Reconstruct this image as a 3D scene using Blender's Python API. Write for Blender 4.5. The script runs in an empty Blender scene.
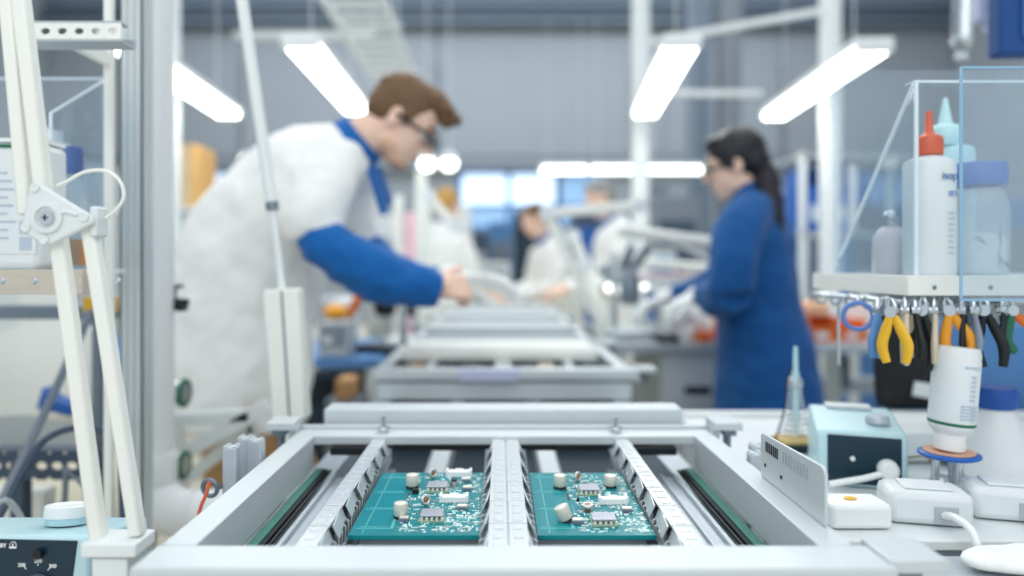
import bpy, bmesh, math, random
from mathutils import Vector, Matrix, Euler, noise
V = Vector
R = math.radians
random.seed(7)
C = bpy.context.scene.collection
F, CX, CY, H = 700.0, 500.0, 265.0, 1.205

def P(px, py, Y):
    return V(((px - CX) / F * Y, Y, H - (py - CY) / F * Y))

# ------------------------------------------------------------------ materials
def lin(h):
    h = h.lstrip('#')
    o = []
    for i in (0, 2, 4):
        c = int(h[i:i + 2], 16) / 255
        o.append(c / 12.92 if c <= .04045 else ((c + .055) / 1.055) ** 2.4)
    return (*o, 1)

MATS = {}
def mat(name, col, rough=.5, metal=0, var=.06, scale=30, bump=0, spec=.5, alpha=1, trans=0, emit=None, es=0, stretch=(1, 1, 1), ior=1.45, sheen=0):
    m = bpy.data.materials.new(name)
    m.use_nodes = True
    nt = m.node_tree
    b = nt.nodes['Principled BSDF']
    c = lin(col)
    tc = nt.nodes.new('ShaderNodeTexCoord')
    mp = nt.nodes.new('ShaderNodeMapping')
    mp.inputs['Scale'].default_value = stretch
    nz = nt.nodes.new('ShaderNodeTexNoise')
    nz.inputs['Scale'].default_value = scale
    nz.inputs['Detail'].default_value = 3
    nt.links.new(tc.outputs['Object'], mp.inputs['Vector'])
    nt.links.new(mp.outputs['Vector'], nz.inputs['Vector'])
    mx = nt.nodes.new('ShaderNodeMix')
    mx.data_type = 'RGBA'
    mx.inputs[6].default_value = tuple(x * (1 - var) for x in c[:3]) + (1,)
    mx.inputs[7].default_value = tuple(min(1, x * (1 + var)) for x in c[:3]) + (1,)
    nt.links.new(nz.outputs['Fac'], mx.inputs[0])
    nt.links.new(mx.outputs[2], b.inputs['Base Color'])
    b.inputs['Roughness'].default_value = rough
    b.inputs['Metallic'].default_value = metal
    b.inputs['Specular IOR Level'].default_value = spec
    b.inputs['Alpha'].default_value = alpha
    b.inputs['Transmission Weight'].default_value = trans
    b.inputs['IOR'].default_value = ior
    if sheen: b.inputs['Sheen Weight'].default_value = sheen
    if emit:
        b.inputs['Emission Color'].default_value = lin(emit)
        b.inputs['Emission Strength'].default_value = es
    if bump:
        bp = nt.nodes.new('ShaderNodeBump')
        bp.inputs['Strength'].default_value = bump
        bp.inputs['Distance'].default_value = .002
        nt.links.new(nz.outputs['Fac'], bp.inputs['Height'])
        nt.links.new(bp.outputs['Normal'], b.inputs['Normal'])
    MATS[name] = m
    return m

def acrylic(name, tint, gl=.12, op=.10):
    m = bpy.data.materials.new(name); m.use_nodes = True
    nt = m.node_tree; nt.nodes.clear()
    out = nt.nodes.new('ShaderNodeOutputMaterial')
    tr = nt.nodes.new('ShaderNodeBsdfTransparent'); tr.inputs[0].default_value = lin(tint)
    g = nt.nodes.new('ShaderNodeBsdfGlossy'); g.inputs['Roughness'].default_value = .05
    d = nt.nodes.new('ShaderNodeBsdfDiffuse'); d.inputs[0].default_value = lin('#dfeaf4')
    nz = nt.nodes.new('ShaderNodeTexNoise'); nz.inputs['Scale'].default_value = 14
    mr = nt.nodes.new('ShaderNodeMapRange'); mr.inputs[3].default_value = op * .4; mr.inputs[4].default_value = op * 1.6
    nt.links.new(nz.outputs['Fac'], mr.inputs[0])
    m1 = nt.nodes.new('ShaderNodeMixShader'); m2 = nt.nodes.new('ShaderNodeMixShader')
    nt.links.new(mr.outputs[0], m1.inputs[0]); nt.links.new(tr.outputs[0], m1.inputs[1]); nt.links.new(d.outputs[0], m1.inputs[2])
    m2.inputs[0].default_value = .05; nt.links.new(m1.outputs[0], m2.inputs[1]); nt.links.new(g.outputs[0], m2.inputs[2])
    nt.links.new(m2.outputs[0], out.inputs[0])
    return m

alu = mat('brushed_aluminium', '#cdd5d7', .42, .2, .04, 60, .05, stretch=(1, 8, 1))
alu2 = mat('anodised_aluminium', '#bcc6cd', .42, .4, .05, 60, stretch=(1, 8, 1))
aludk = mat('dark_grey_steel', '#7f8b97', .4, .6, .06, 40)  # one even darker grey metal
steel = mat('polished_steel', '#c8d0d4', .18, .95, .03)
combm = mat('comb_plastic', '#c9d2d6', .3, .25, .05, 90, .05)
combtop = mat('comb_top_silver', '#dde3e4', .25, .4, .05, 60)
black = mat('black_plastic', '#11181d', .4)
rubber = mat('black_rubber', '#0e1419', .55)
navy = mat('dark_navy_metal', '#0c2231', .25, .2)
white = mat('white_plastic', '#eef1f0', .35, 0, .02)
wpaint = mat('white_paint', '#e6ebeb', .4, 0, .02)
offw = mat('off_white_plastic', '#dfe5e6', .4, 0, .03)
warmw = mat('warm_white_paint', '#eeefe8', .45, 0, .02)
pvc = mat('pvc_white', '#eceeee', .28, 0, .02)
teal = mat('pale_teal_case', '#bcdde4', .35, 0, .03)
dpanel = mat('dark_teal_panel', '#0d2e40', .25, 0, .1)
bluecoat = mat('blue_cotton', '#0562ad', .85, 0, .08, 25, .3, sheen=.1)
bluecoat2 = mat('royal_blue_cotton', '#02508f', .85, 0, .08, 25, .3, sheen=.1)
whitecoat = mat('white_cotton', '#f6f7f4', .9, 0, .03, 25, .3)
skin = mat('skin', '#f3ccb5', .55, 0, .05, 40)
skin2 = mat('skin_pale', '#f0cab4', .55, 0, .05, 40)
hairb = mat('brown_hair', '#6f5238', .6, 0, .25, 120, .5)
hairk = mat('dark_hair', '#17181f', .45, 0, .2, 120, .5)
hairg = mat('grey_hair', '#9a9a9a', .6, 0, .15, 120, .4)
hairy = mat('fair_hair', '#c99a4a', .6, 0, .2, 120, .4)
glove = mat('white_glove_cotton', '#f1f3f2', .8, 0, .03, 60, .3)
trous = mat('dark_trousers', '#27303c', .8)
shoe = mat('shoe_leather', '#20242a', .5)
pcbm = mat('teal_solder_mask', '#02838b', .25, 0, .12, 45, spec=.4)
pcbl = mat('light_teal_copper', '#5cc4c6', .25, .1, .08)
pcbl2 = mat('deep_teal_copper', '#068f98', .2, .1, .1)
silk = mat('white_silkscreen', '#d8efec', .4)
solder = mat('solder', '#c7ccca', .25, .8)
capm = mat('capacitor_cream', '#dcd9cb', .3, .1, .04)
captop = mat('capacitor_top', '#e9e5d8', .35, .2, .04)
copper = mat('copper_winding', '#b5783f', .35, .5, .15, 200)
shield = mat('shield_lid', '#b9bcc6', .3, .6, .03)
subst = mat('module_substrate', '#8fae96', .4)
redor = mat('red_orange_plastic', '#de6a4c', .4)
oran = mat('orange_plastic', '#e2722c', .4)
yell = mat('yellow_plastic', '#e9b62d', .45)
amber = mat('amber_plastic', '#eda12a', .4)
beige = mat('beige_rubber', '#cfc4ad', .5)
bluep = mat('blue_plastic', '#1c5fb4', .4)
bluec = mat('blue_cap_plastic', '#1e55a8', .35)
bluel = mat('light_blue_panel', '#5587bd', .6)
lidb = mat('dusty_blue_lid', '#5f86c8', .4)
cyanp = mat('pale_cyan_plastic', '#bfe6ea', .35)
pinkp = mat('pale_pink_plastic', '#ecdfe0', .35)
greeng = mat('dark_green_ring', '#1c6a4e', .4)
card = mat('cardboard', '#d9ab6c', .8)
brownc = mat('tan_board', '#b98f63', .8)
wood = mat('pale_wood', '#c6bdb0', .6, 0, .15, 12, stretch=(1, 12, 12))
greyc = mat('grey_cable', '#8792a1', .5)
darkg = mat('dark_grey_blue', '#47566a', .45, .3)
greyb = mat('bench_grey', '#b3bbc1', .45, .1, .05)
cabg = mat('cabinet_grey', '#c4cbd0', .45)
wallm = mat('wall_paint_grey', '#8f979f', .8, 0, .05, 1.2)
wallp = mat('wall_pilaster_grey', '#838c96', .8)
beamm = mat('steel_beam_grey', '#6b7a8a', .6)
floorm = mat('floor_beige', '#ddd5bd', .35, 0, .05, 3)
sponge = mat('tan_sponge', '#dcbf86', .9, 0, .1, 80, .4)
labelm = mat('label_paper', '#dfe6e8', .6)
labelg = mat('label_print_grey', '#b6c4d2', .6)
glassy = mat('clear_bottle_glass', '#dfe9ee', .08, 0, .02, alpha=.38)
frost = mat('frosted_plastic', '#eff3f4', .35, 0, .02, alpha=.88)
brownliq = mat('amber_liquid', '#c98a4c', .3)
lensm = mat('spectacle_lens', '#3a5068', .1, alpha=.45)
acr = acrylic('acrylic_sheet', '#f3f8fb', .1, .07)
acredge = mat('edge_glow_paint', '#e4f2f9', .2, 0, .02, alpha=.95)  # pale colour stands for light carried to the sheet edges
acredgeb = mat('edge_glow_paint_blue', '#9dc9e6', .2, 0, .02, alpha=.8)
lampm = mat('lamp_diffuser', '#ffffff', .4, emit='#fbfff8', es=6)
lampf = mat('far_lamp_diffuser', '#ffffff', .4, emit='#fbfff8', es=4)
winm = mat('daylight_pane', '#cfe6fb', .2, emit='#d4e8fd', es=.95)
win2 = mat('dim_daylight_pane', '#8fb2d6', .2, emit='#7ea6d0', es=.35)
printb = mat('blue_print', '#3f6fa8', .6)
pinks = mat('pink_strip', '#f0c3cd', .5)
screen = mat('dark_screen', '#1b2f45', .15)
lav = mat('lavender_plastic', '#c3c8e4', .4)

# ------------------------------------------------------------------ mesh builder
def frame_of(d, ref=V((0, 0, 1))):
    d = d.normalized()
    n = ref - d * ref.dot(d)
    if n.length < 1e-4:
        ref = V((1, 0, 0)); n = ref - d * ref.dot(d)
    n.normalize()
    return n, d.cross(n)

class MB:
    def __init__(s): s.bm = bmesh.new()
    def poly(s, vs, fs):
        b = [s.bm.verts.new(v) for v in vs]
        for f in fs:
            try: s.bm.faces.new([b[i] for i in f])
            except ValueError: pass
        return s
    def box(s, x0, x1, y0, y1, z0, z1):
        vs = [(x, y, z) for x in (x0, x1) for y in (y0, y1) for z in (z0, z1)]
        return s.poly(vs, [(0, 1, 3, 2), (4, 6, 7, 5), (0, 4, 5, 1), (2, 3, 7, 6), (0, 2, 6, 4), (1, 5, 7, 3)])
    def obox(s, c, size, rot=None):
        rot = rot or Matrix.Identity(3); c = V(c)
        h = [x / 2 for x in size]
        vs = [c + rot @ V((x, y, z)) for x in (-h[0], h[0]) for y in (-h[1], h[1]) for z in (-h[2], h[2])]
        return s.poly(vs, [(0, 1, 3, 2), (4, 6, 7, 5), (0, 4, 5, 1), (2, 3, 7, 6), (0, 2, 6, 4), (1, 5, 7, 3)])
    def beam(s, p0, p1, w, h, ref=V((0, 0, 1))):
        p0 = V(p0); p1 = V(p1); n, b = frame_of(p1 - p0, ref)
        vs = [p + b * (sx * w / 2) + n * (sz * h / 2) for p in (p0, p1) for sx in (-1, 1) for sz in (-1, 1)]
        return s.poly(vs, [(0, 1, 3, 2), (4, 6, 7, 5), (0, 4, 5, 1), (2, 3, 7, 6), (0, 2, 6, 4), (1, 5, 7, 3)])
    def tube(s, pts, rs, seg=12, ref=None, smoothed=False):
        pts = [V(p) for p in pts]
        if ref is None:
            sp = [max(p[k] for p in pts) - min(p[k] for p in pts) for k in range(3)]
            ref = (V((1, 0, 0)), V((0, 1, 0)), V((0, 0, 1)))[sp.index(min(sp))]
        if smoothed and len(pts) > 2:
            rl = rs if isinstance(rs, list) else [rs] * len(pts)
            np_, nr = [], []
            for i in range(len(pts) - 1):
                p0, p1, p2, p3 = pts[max(i - 1, 0)], pts[i], pts[i + 1], pts[min(i + 2, len(pts) - 1)]
                for k in range(5):
                    t = k / 5
                    np_.append(.5 * ((2 * p1) + (p2 - p0) * t + (2 * p0 - 5 * p1 + 4 * p2 - p3) * t * t + (3 * p1 - p0 - 3 * p2 + p3) * t ** 3))
                    a, b = rl[i], rl[i + 1]
                    nr.append(tuple(x + (y - x) * t for x, y in zip(a, b)) if isinstance(a, tuple) else a + (b - a) * t)
            np_.append(pts[-1]); nr.append(rl[-1]); pts, rs = np_, nr
        rings = []
        for i, p in enumerate(pts):
            t = (pts[min(i + 1, len(pts) - 1)] - pts[max(i - 1, 0)])
            n, b = frame_of(t, ref)
            r = rs[i] if isinstance(rs, list) else rs
            a, c = r if isinstance(r, tuple) else (r, r)
            rings.append([s.bm.verts.new(p + n * (math.cos(k * 2 * math.pi / seg) * a) + b * (math.sin(k * 2 * math.pi / seg) * c)) for k in range(seg)])
        for q in range(len(rings) - 1):
            for k in range(seg):
                s.bm.faces.new([rings[q][k], rings[q][(k + 1) % seg], rings[q + 1][(k + 1) % seg], rings[q + 1][k]])
        s.bm.faces.new(rings[0][::-1]); s.bm.faces.new(rings[-1])
        return s
    def cyl(s, p0, p1, r0, r1=None, seg=24):
        return s.tube([p0, p1], [r0, r0 if r1 is None else r1], seg)
    def lathe(s, prof, c=(0, 0, 0), seg=28, rot=None):
        rot = rot or Matrix.Identity(3); c = V(c)
        rings = []
        for r, z in prof:
            if r < 1e-6: rings.append([s.bm.verts.new(c + rot @ V((0, 0, z)))])
            else: rings.append([s.bm.verts.new(c + rot @ V((r * math.cos(k * 2 * math.pi / seg), r * math.sin(k * 2 * math.pi / seg), z))) for k in range(seg)])
        for a, b in zip(rings, rings[1:]):
            for k in range(seg):
                k2 = (k + 1) % seg
                f = ([a[0], b[k2], b[k]] if len(a) == 1 else [a[k], a[k2], b[0]] if len(b) == 1 else [a[k], a[k2], b[k2], b[k]])
                if len(set(f)) > 2: s.bm.faces.new(f)
        if len(rings[0]) > 1: s.bm.faces.new(rings[0][::-1])
        if len(rings[-1]) > 1: s.bm.faces.new(rings[-1])
        return s
    def ell(s, c, r, rot=None, seg=16):
        rot = rot or Matrix.Identity(3)
        n = seg // 2
        rings = []
        for i in range(n + 1):
            a = math.pi * i / n
            if i in (0, n): rings.append([s.bm.verts.new(V(c) + rot @ V((0, 0, -r[2] * math.cos(a))))])
            else: rings.append([s.bm.verts.new(V(c) + rot @ V((r[0] * math.sin(a) * math.cos(k * 2 * math.pi / seg), r[1] * math.sin(a) * math.sin(k * 2 * math.pi / seg), -r[2] * math.cos(a)))) for k in range(seg)])
        for a, b in zip(rings, rings[1:]):
            for k in range(seg):
                k2 = (k + 1) % seg
                s.bm.faces.new([a[0], b[k2], b[k]] if len(a) == 1 else [a[k], a[k2], b[0]] if len(b) == 1 else [a[k], a[k2], b[k2], b[k]])
        return s
    def cap(s, p0, p1, r0, r1=None, seg=12):
        r1 = r0 if r1 is None else r1
        s.tube([p0, p1], [r0, r1], seg); s.ell(p0, (r0,) * 3, seg=seg); s.ell(p1, (r1,) * 3, seg=seg)
        return s
    def prism(s, pts, vec):
        pts = [V(p) for p in pts]; vec = V(vec); n = len(pts)
        return s.poly(pts + [p + vec for p in pts], [tuple(range(n))[::-1], tuple(range(n, 2 * n))] + [(i, (i + 1) % n, n + (i + 1) % n, n + i) for i in range(n)])
    def ring(s, c, Rr, r, axis=V((0, 0, 1)), seg=28, ts=10, arc=2 * math.pi):
        n, b = frame_of(V(axis), V((1, 0, 0)) if abs(V(axis).normalized().x) < .9 else V((0, 1, 0)))
        full = arc > 6.28; N = seg
        rings = []
        for i in range(N if full else N + 1):
            a = arc * i / N; d = n * math.cos(a) + b * math.sin(a); cc = V(c) + d * Rr
            rings.append([s.bm.verts.new(cc + d * (r * math.cos(k * 2 * math.pi / ts)) + V(axis).normalized() * (r * math.sin(k * 2 * math.pi / ts))) for k in range(ts)])
        for q in range(N):
            a, bb = rings[q], rings[(q + 1) % len(rings)]
            for k in range(ts): s.bm.faces.new([a[k], a[(k + 1) % ts], bb[(k + 1) % ts], bb[k]])
        if not full: s.bm.faces.new(rings[0]); s.bm.faces.new(rings[-1][::-1])
        return s
    def build(s, name, m, parent=None, smooth=False, bevel=0, remesh=0, displace=None, sm=4, rot=None):
        bmesh.ops.recalc_face_normals(s.bm, faces=s.bm.faces)
        if parent is None:
            vs = [v.co for v in s.bm.verts]
            off = V(((min(v.x for v in vs) + max(v.x for v in vs)) / 2, (min(v.y for v in vs) + max(v.y for v in vs)) / 2, min(v.z for v in vs)))
        else:
            r = parent
            while r.parent: r = r.parent
            off = r.location.copy()
        bmesh.ops.translate(s.bm, verts=s.bm.verts, vec=-off)
        me = bpy.data.meshes.new(name); s.bm.to_mesh(me); s.bm.free()
        me.materials.append(m)
        o = bpy.data.objects.new(name, me); C.objects.link(o)
        if parent is None: o.location = off
        else: o.parent = parent
        if smooth or remesh:
            for p in me.polygons: p.use_smooth = True
        if smooth and not remesh and not bevel:
            try: me.set_sharp_from_angle(angle=R(42))
            except Exception: pass
        if remesh:
            md = o.modifiers.new('r', 'REMESH'); md.mode = 'VOXEL'; md.voxel_size = remesh; md.use_smooth_shade = True
            md = o.modifiers.new('s', 'SMOOTH'); md.factor = .5; md.iterations = sm
            if displace:
                tx = bpy.data.textures.new(name, 'CLOUDS'); tx.noise_scale = displace[0]
                md = o.modifiers.new('d', 'DISPLACE'); md.texture = tx; md.strength = displace[1]; md.mid_level = .5; md.texture_coords = 'GLOBAL'
        if bevel:
            md = o.modifiers.new('b', 'BEVEL'); md.width = bevel; md.segments = 2; md.limit_method = 'ANGLE'; md.angle_limit = R(40)
            for p in me.polygons: p.use_smooth = True
            try: me.set_sharp_from_angle(angle=R(40))
            except Exception: pass
        return o

def thing(name, label, cat, loc=(0, 0, 0), group=None):
    o = bpy.data.objects.new(name, None); C.objects.link(o)
    o.location = loc; o.empty_display_size = .05
    return tag(o, label, cat, group)
def tag(o, label, cat, group=None):
    o['label'] = label; o['category'] = cat
    if group: o['group'] = group
    return o
def struct(o): o['kind'] = 'structure'; return o
def plabel(o, label): o['label'] = label; return o
KIDS = lambda o: [c for c in bpy.data.objects if c.parent == o]
def dup(root, loc, rotz=0, label=None, group=None):
    def cp(o, par):
        c = o.copy(); C.objects.link(c); c.parent = par
        for ch in KIDS(o): cp(ch, c)
        return c
    r = cp(root, None); r.location = loc; r.rotation_euler = (0, 0, rotz)
    if label: r['label'] = label
    if group: r['group'] = group
    return r
def text(body, loc, size, m, parent, rot=(R(90), 0, 0), name='lettering', bold=0):
    cu = bpy.data.curves.new(name, 'FONT'); cu.body = body; cu.size = size; cu.extrude = .0003; cu.offset = bold
    cu.align_x = 'CENTER'; cu.align_y = 'CENTER'; cu.materials.append(m)
    o = bpy.data.objects.new(name, cu); C.objects.link(o)
    bpy.context.view_layer.update()
    me = bpy.data.meshes.new_from_object(o.evaluated_get(bpy.context.evaluated_depsgraph_get()))
    bpy.data.objects.remove(o); bpy.data.curves.remove(cu)
    o = bpy.data.objects.new(name, me); C.objects.link(o)
    if not me.materials: me.materials.append(m)
    r = parent
    while r.parent: r = r.parent
    o.parent = parent; o.location = V(loc) - r.location; o.rotation_euler = rot
    return o
def rbox(a, b, m=MB):  # box between two corners
    return MB().box(min(a[0], b[0]), max(a[0], b[0]), min(a[1], b[1]), max(a[1], b[1]), min(a[2], b[2]), max(a[2], b[2]))
# ------------------------------------------------------------------ room
struct(MB().box(-9, 9, -1.5, 14.2, -.1, 0).build('floor', floorm))
bw = MB()
bw.box(-9, 9, 14, 14.2, 3.1, 7.2); bw.box(-9, 9, 14, 14.2, 0, 1.9)
for x0, x1 in ((-9, -6.6), (-4.9, -.8), (2.05, 6.5), (8.6, 9)): bw.box(x0, x1, 14, 14.2, 1.9, 3.1)
bwall = struct(bw.build('wall_back', wallm))
for i, (x0, x1) in enumerate(((-9, -5.2), (-5.1, -1.3), (-1.2, 2.6), (2.7, 5.6), (5.7, 9))):
    struct(MB().box(x0 + .02, x1 - .02, 13.95, 14, 3.35, 6.3).build('trim_%d' % (i + 1), wallm, bwall, bevel=.01))
for i, x in enumerate((-5.15, -1.25, 2.65, 3.3, 5.65)):
    struct(MB().box(x - .03, x + .03, 13.93, 14, 3.3, 5.2).build('trim_%d' % (i + 6), wallp, bwall))
struct(MB().box(-9, 9, 13.6, 13.9, 5.92, 5.98).box(-9, 9, 13.72, 13.78, 5.98, 6.1).box(-9, 9, 13.6, 13.9, 6.1, 6.16).box(-9, 9, 13.8, 13.95, 6.3, 7.1).build('trim_20', beamm, bwall, bevel=.01))
struct(MB().box(-9, 9, 13.8, 14, 3.12, 3.3).build('trim_21', wallp, bwall))
for side, x in (('left', -9.2), ('right', 9)):
    struct(MB().box(x, x + .2, -1.5, 14.2, 0, 7.2).build('wall_' + side, wallm))
n = 0
for x0, x1, k, mm in ((-6.6, -4.9, 2, winm), (-.8, 1.15, 2, winm), (1.15, 2.05, 1, win2), (6.5, 8.6, 2, win2)):
    n += 1
    w = bpy.data.objects.new('window_%d' % n, None); C.objects.link(w); w.location = ((x0 + x1) / 2, 14, 1.9); struct(w)
    f = MB()
    for i in range(k + 1):
        xx = x0 + (x1 - x0) * i / k
        f.box(xx - .05, xx + .05, 13.95, 14.05, 1.9, 3.1)
    f.box(x0, x1, 13.95, 14.05, 1.9, 1.98); f.box(x0, x1, 13.95, 14.05, 3.02, 3.1); f.box(x0, x1, 13.95, 14.05, 2.36, 2.42)
    f.build('window_frame', bluel, w, bevel=.01)
    for i in range(k):
        a, b = x0 + (x1 - x0) * i / k, x0 + (x1 - x0) * (i + 1) / k
        MB().box(a + .05, b - .05, 14.0, 14.02, 2.42, 3.02).build('pane', mm, w)
        MB().box(a + .05, b - .05, 14.0, 14.02, 1.98, 2.36).build('lower_pane', win2, w)
# tall grey columns of the hall
for i, x in enumerate((2.55, 2.95)):
    cm = MB().box(x * .99, x * .99 + .26, 9.2, 9.5, 0, 7.1)
    if i: cm.box(x + .1, x + .14, 9.16, 9.2, 0, 7.1)
    struct(cm.build('trim_%d' % (30 + i), (beamm, wallp)[i], bevel=.01))

# ------------------------------------------------------------------ assembly frame (pallet) of the line
S = {-1: dict(ri=.277, ro=.309, co=.190, ci=.172, tip=.1625), 1: dict(ri=.290, ro=.322, co=.191, ci=.173, tip=.1667)}
def comb_mesh(xo, xi, xt, y0, y1, z=.945, seg=.06):
    top, side = MB(), MB()
    y = y0; d = 1 if xi > xo else -1
    while y < y1 - .01:
        e = min(y + seg, y1)
        # top tiles: slightly stepped caps, embossed
        top.box(min(xo, xi + d * .002), max(xo, xi + d * .002), y + .0012, e - .0012, z - .0025, z)
        for k in range(3):
            yy = y + (e - y) * (k + .2) / 3
            top.box(min(xo + d * .004, xi - d * .003), max(xo + d * .004, xi - d * .003), yy, yy + (e - y) * .2, z, z + .0009)
        # slanting cheek, twisted a little so one end stands out, and its fingers
        xa, xb = xi + d * .0060, xi + d * .0005
        zt, zm, zb = z - .001, z - .013, z - .034
        th = V((-d * .0014, 0, 0))
        side.prism([(xa, y + .001, zt), (xb, e - .001, zt), (xb + d * .005, e - .001, zm), (xa + d * .006, y + .001, zm)], th)
        nf = 4
        for k in range(nf):
            a = y + (e - y) * (k + .12) / nf; b = y + (e - y) * (k + .55) / nf
            side.prism([(xa + d * .006, a, zm + .001), (xb + d * .005, b + .002, zm + .001), (xt - d * .001, b - .001, zb + .004), (xt + d * .001, a + .001, zb)], th)
            side.prism([(xt + d * .001, a + .001, zb), (xt - d * .001, b - .001, zb + .004), (xt + d * .0035, b - .002, zb + .009), (xt + d * .0035, a + .001, zb + .009)], th)
        y = e
    return top, side

def make_frame(label):
    t = thing('conveyor_unit', label, 'conveyor frame', (0, .588, .875), 'aluminium conveyor frames along the line')
    fb = MB().box(-.312, .336, .588, .638, .925, .95).box(-.3, .322, .596, .634, .875, .922).build('front_bar', alu, t, bevel=.0025)
    plabel(MB().box(-.3, .322, .594, .6, .918, .926).build('groove_strip', aludk, t), 'dark groove strip under the lip')
    MB().box(-.309, .322, 1.043, 1.10, .937, .95).box(-.309, .322, 1.088, 1.10, .950, .955).build('rear_bar', alu, t, bevel=.0015)
    plabel(MB().box(-.25, -.195, 1.030, 1.05, .925, .9355).box(.195, .26, 1.030, 1.05, .925, .9355).box(-.16, .16, 1.045, 1.06, .928, .936).build('rubber_strip', rubber, t), 'black rubber strip')
    MB().box(-.280, .291, 1.112, 1.165, .935, .976).build('crossbeam', alu, t, bevel=.003)
    for s in (-1, 1):
        q = S[s]
        r = MB().box(*sorted((s * q['ri'], s * q['ro'])), .638, 1.043, .903, .95)
        r.build('side_rail', alu, t, bevel=.0012)
        plabel(MB().box(*sorted((s * (q['ri'] - .002), s * (q['ri'] - .013))), .62, 1.05, .894, .9005).build('guide_strip', mat_green, t), 'green guide strip')
        bl = MB().box(*sorted((s * (q['ri'] - .014), s * (q['ri'] - .019))), .62, 1.05, .888, .899)
        bl.tube([(s * (q['ri'] - .0225), .62, .896), (s * (q['ri'] - .0225), 1.05, .896)], .0022, 8)
        plabel(bl.build('belt', rubber, t, smooth=True), 'black belt')
        ap = MB().box(*sorted((s * (q['ri'] - .026), s * (q['co'] + .001))), .62, 1.04, .878, .890)
        for k in range(3):
            x = s * (q['ri'] - .029 - k * .019)
            ap.box(*sorted((x, x - s * .006)), .62, 1.04, .890, .896 - .0015 * k)
        ap.build('inner_rail', alu2, t, bevel=.001)
        top, side = comb_mesh(s * q['co'], s * q['ci'], s * q['tip'], .638, 1.043)
        cr = top.build('comb_rail', combtop, t, bevel=.0006)
        side.build('comb_teeth', combm, cr)
        plabel(MB().box(*sorted((s * q['co'], s * (q['ci'] + .004))), .638, 1.043, .885, .9423).build('rail_core', navy, cr), 'core under the comb, coloured dark for the shaded gaps')  # near-black colour puts the shade between the teeth into the core
        MB().box(*sorted((s * (q['tip'] - .008), s * (q['ci'] + .004))), .64, 1.04, .893, .902).build('board_ledge', alu2, t)
        for yy in ((1.075,) if s < 0 else (.64, 1.075)):
            yb = yy + (0.02 if yy > 1 else 0)
            bx = s * (q['ro'] + (.001 if yy > 1 else .010))
            zo = 0 if yy > 1 else -.014
            c = MB().box(*sorted((bx, bx + s * (.042 if yy > 1 else .05))), yb - .045, yb + .005, .956 + zo, .968 + zo)
            c.box(*sorted((bx, bx + s * .012)), yb - .03, yb + .005, .915, .956 + zo)
            br = c.build('corner_bracket', alu, t, bevel=.0015)
            k = MB().box(*sorted((bx + s * .018, bx + s * .038)), yb - .028, yb + .002, .944 + zo, .956 + zo).cyl((bx + s * .028, yb - .012, .915), (bx + s * .028, yb - .012, .944 + zo), .006)
            plabel(k.build('clamp_block', aludk, br, bevel=.001), 'dark clamp under the bracket')
    # twin comb in the middle
    for d, xo, xi, xt in ((-1, .0072, -.0095, -.0168), (1, .0088, .0255, .0348)):
        top, side = comb_mesh(xo, xi, xt, .638, 1.043, seg=.0675)
        cr = top.build('comb_rail', combtop, t, bevel=.0006); side.build('comb_teeth', combm, cr)
    MB().box(-.006, .022, .638, 1.043, .885, .9423).build('centre_rail', alu2, t)
    for x in (-.178, .177):
        b = MB().cyl((x, 1.070, .95), (x, 1.070, .958), .007, seg=6); b.cyl((x, 1.070, .958), (x, 1.070, .972), .0035)
        b.ring((x, 1.070, .956), .009, .0015, seg=20, ts=6)
        plabel(b.build('bolt', steel, t, smooth=True), 'shiny bolt')
    return t
mat_green = mat('green_guide', '#4a8a7d', .4, .1, .2, 90)
frame0 = make_frame('aluminium frame of the conveyor holding two teal circuit boards')
ends = MB()
frs = ['aluminium conveyor frame just behind the one with the circuit boards', 'aluminium conveyor frame third in the line, by the gloved hand',
       'blurred aluminium conveyor frame fourth in the line', 'blurred aluminium conveyor frame last in the line, beyond the hands']
yfr = [1.70, 2.32, 2.94, 3.56]
for y, lb in zip(yfr, frs): dup(frame0, (0, y, .875), 0, lb)
for y, lb in zip(yfr, ('white cover box on the conveyor frame behind the circuit boards', 'white cover box on the third conveyor frame of the line',
                       'white cover box on the fourth conveyor frame', 'white cover box on the last conveyor frame')):
    k = thing('cover_box', lb, 'cover', (0, y + .2, .9465), 'white covers lying on the conveyor frames')
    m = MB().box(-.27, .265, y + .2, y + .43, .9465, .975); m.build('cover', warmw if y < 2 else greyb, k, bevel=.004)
    MB().box(-.26, .255, y + .23, y + .25, .975, .982).build('rib', white, k, bevel=.002)
# slot posts + contents on frame 2
for x, mm, nm, lb in ((-.215, brownc, 'component_tray', 'tan component tray in the slot of the second frame'), (-.07, black, 'component_tray', 'black component tray in the second frame, beside the middle comb'),
                      (.075, black, 'component_tray', 'black component tray in the second frame beside a tan one'), (.12, beige, 'component_tray', 'beige component tray in the second frame')):
    k = MB().box(x - .02, x + .02, 1.80, 1.86, .905, .944).box(x - .014, x + .014, 1.81, 1.85, .944, .9465)
    tag(k.build(nm, mm, bevel=.002), lb, 'tray', 'component trays in the second frame')
tag(MB().box(-.1, .045, 1.690, 1.699, .924, .947).box(-.1, .045, 1.690, 1.72, .947, .9505).build('hanging_plate', lav, bevel=.001), 'pale bluish plate hooked over the front bar of the second frame', 'plate')

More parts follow.
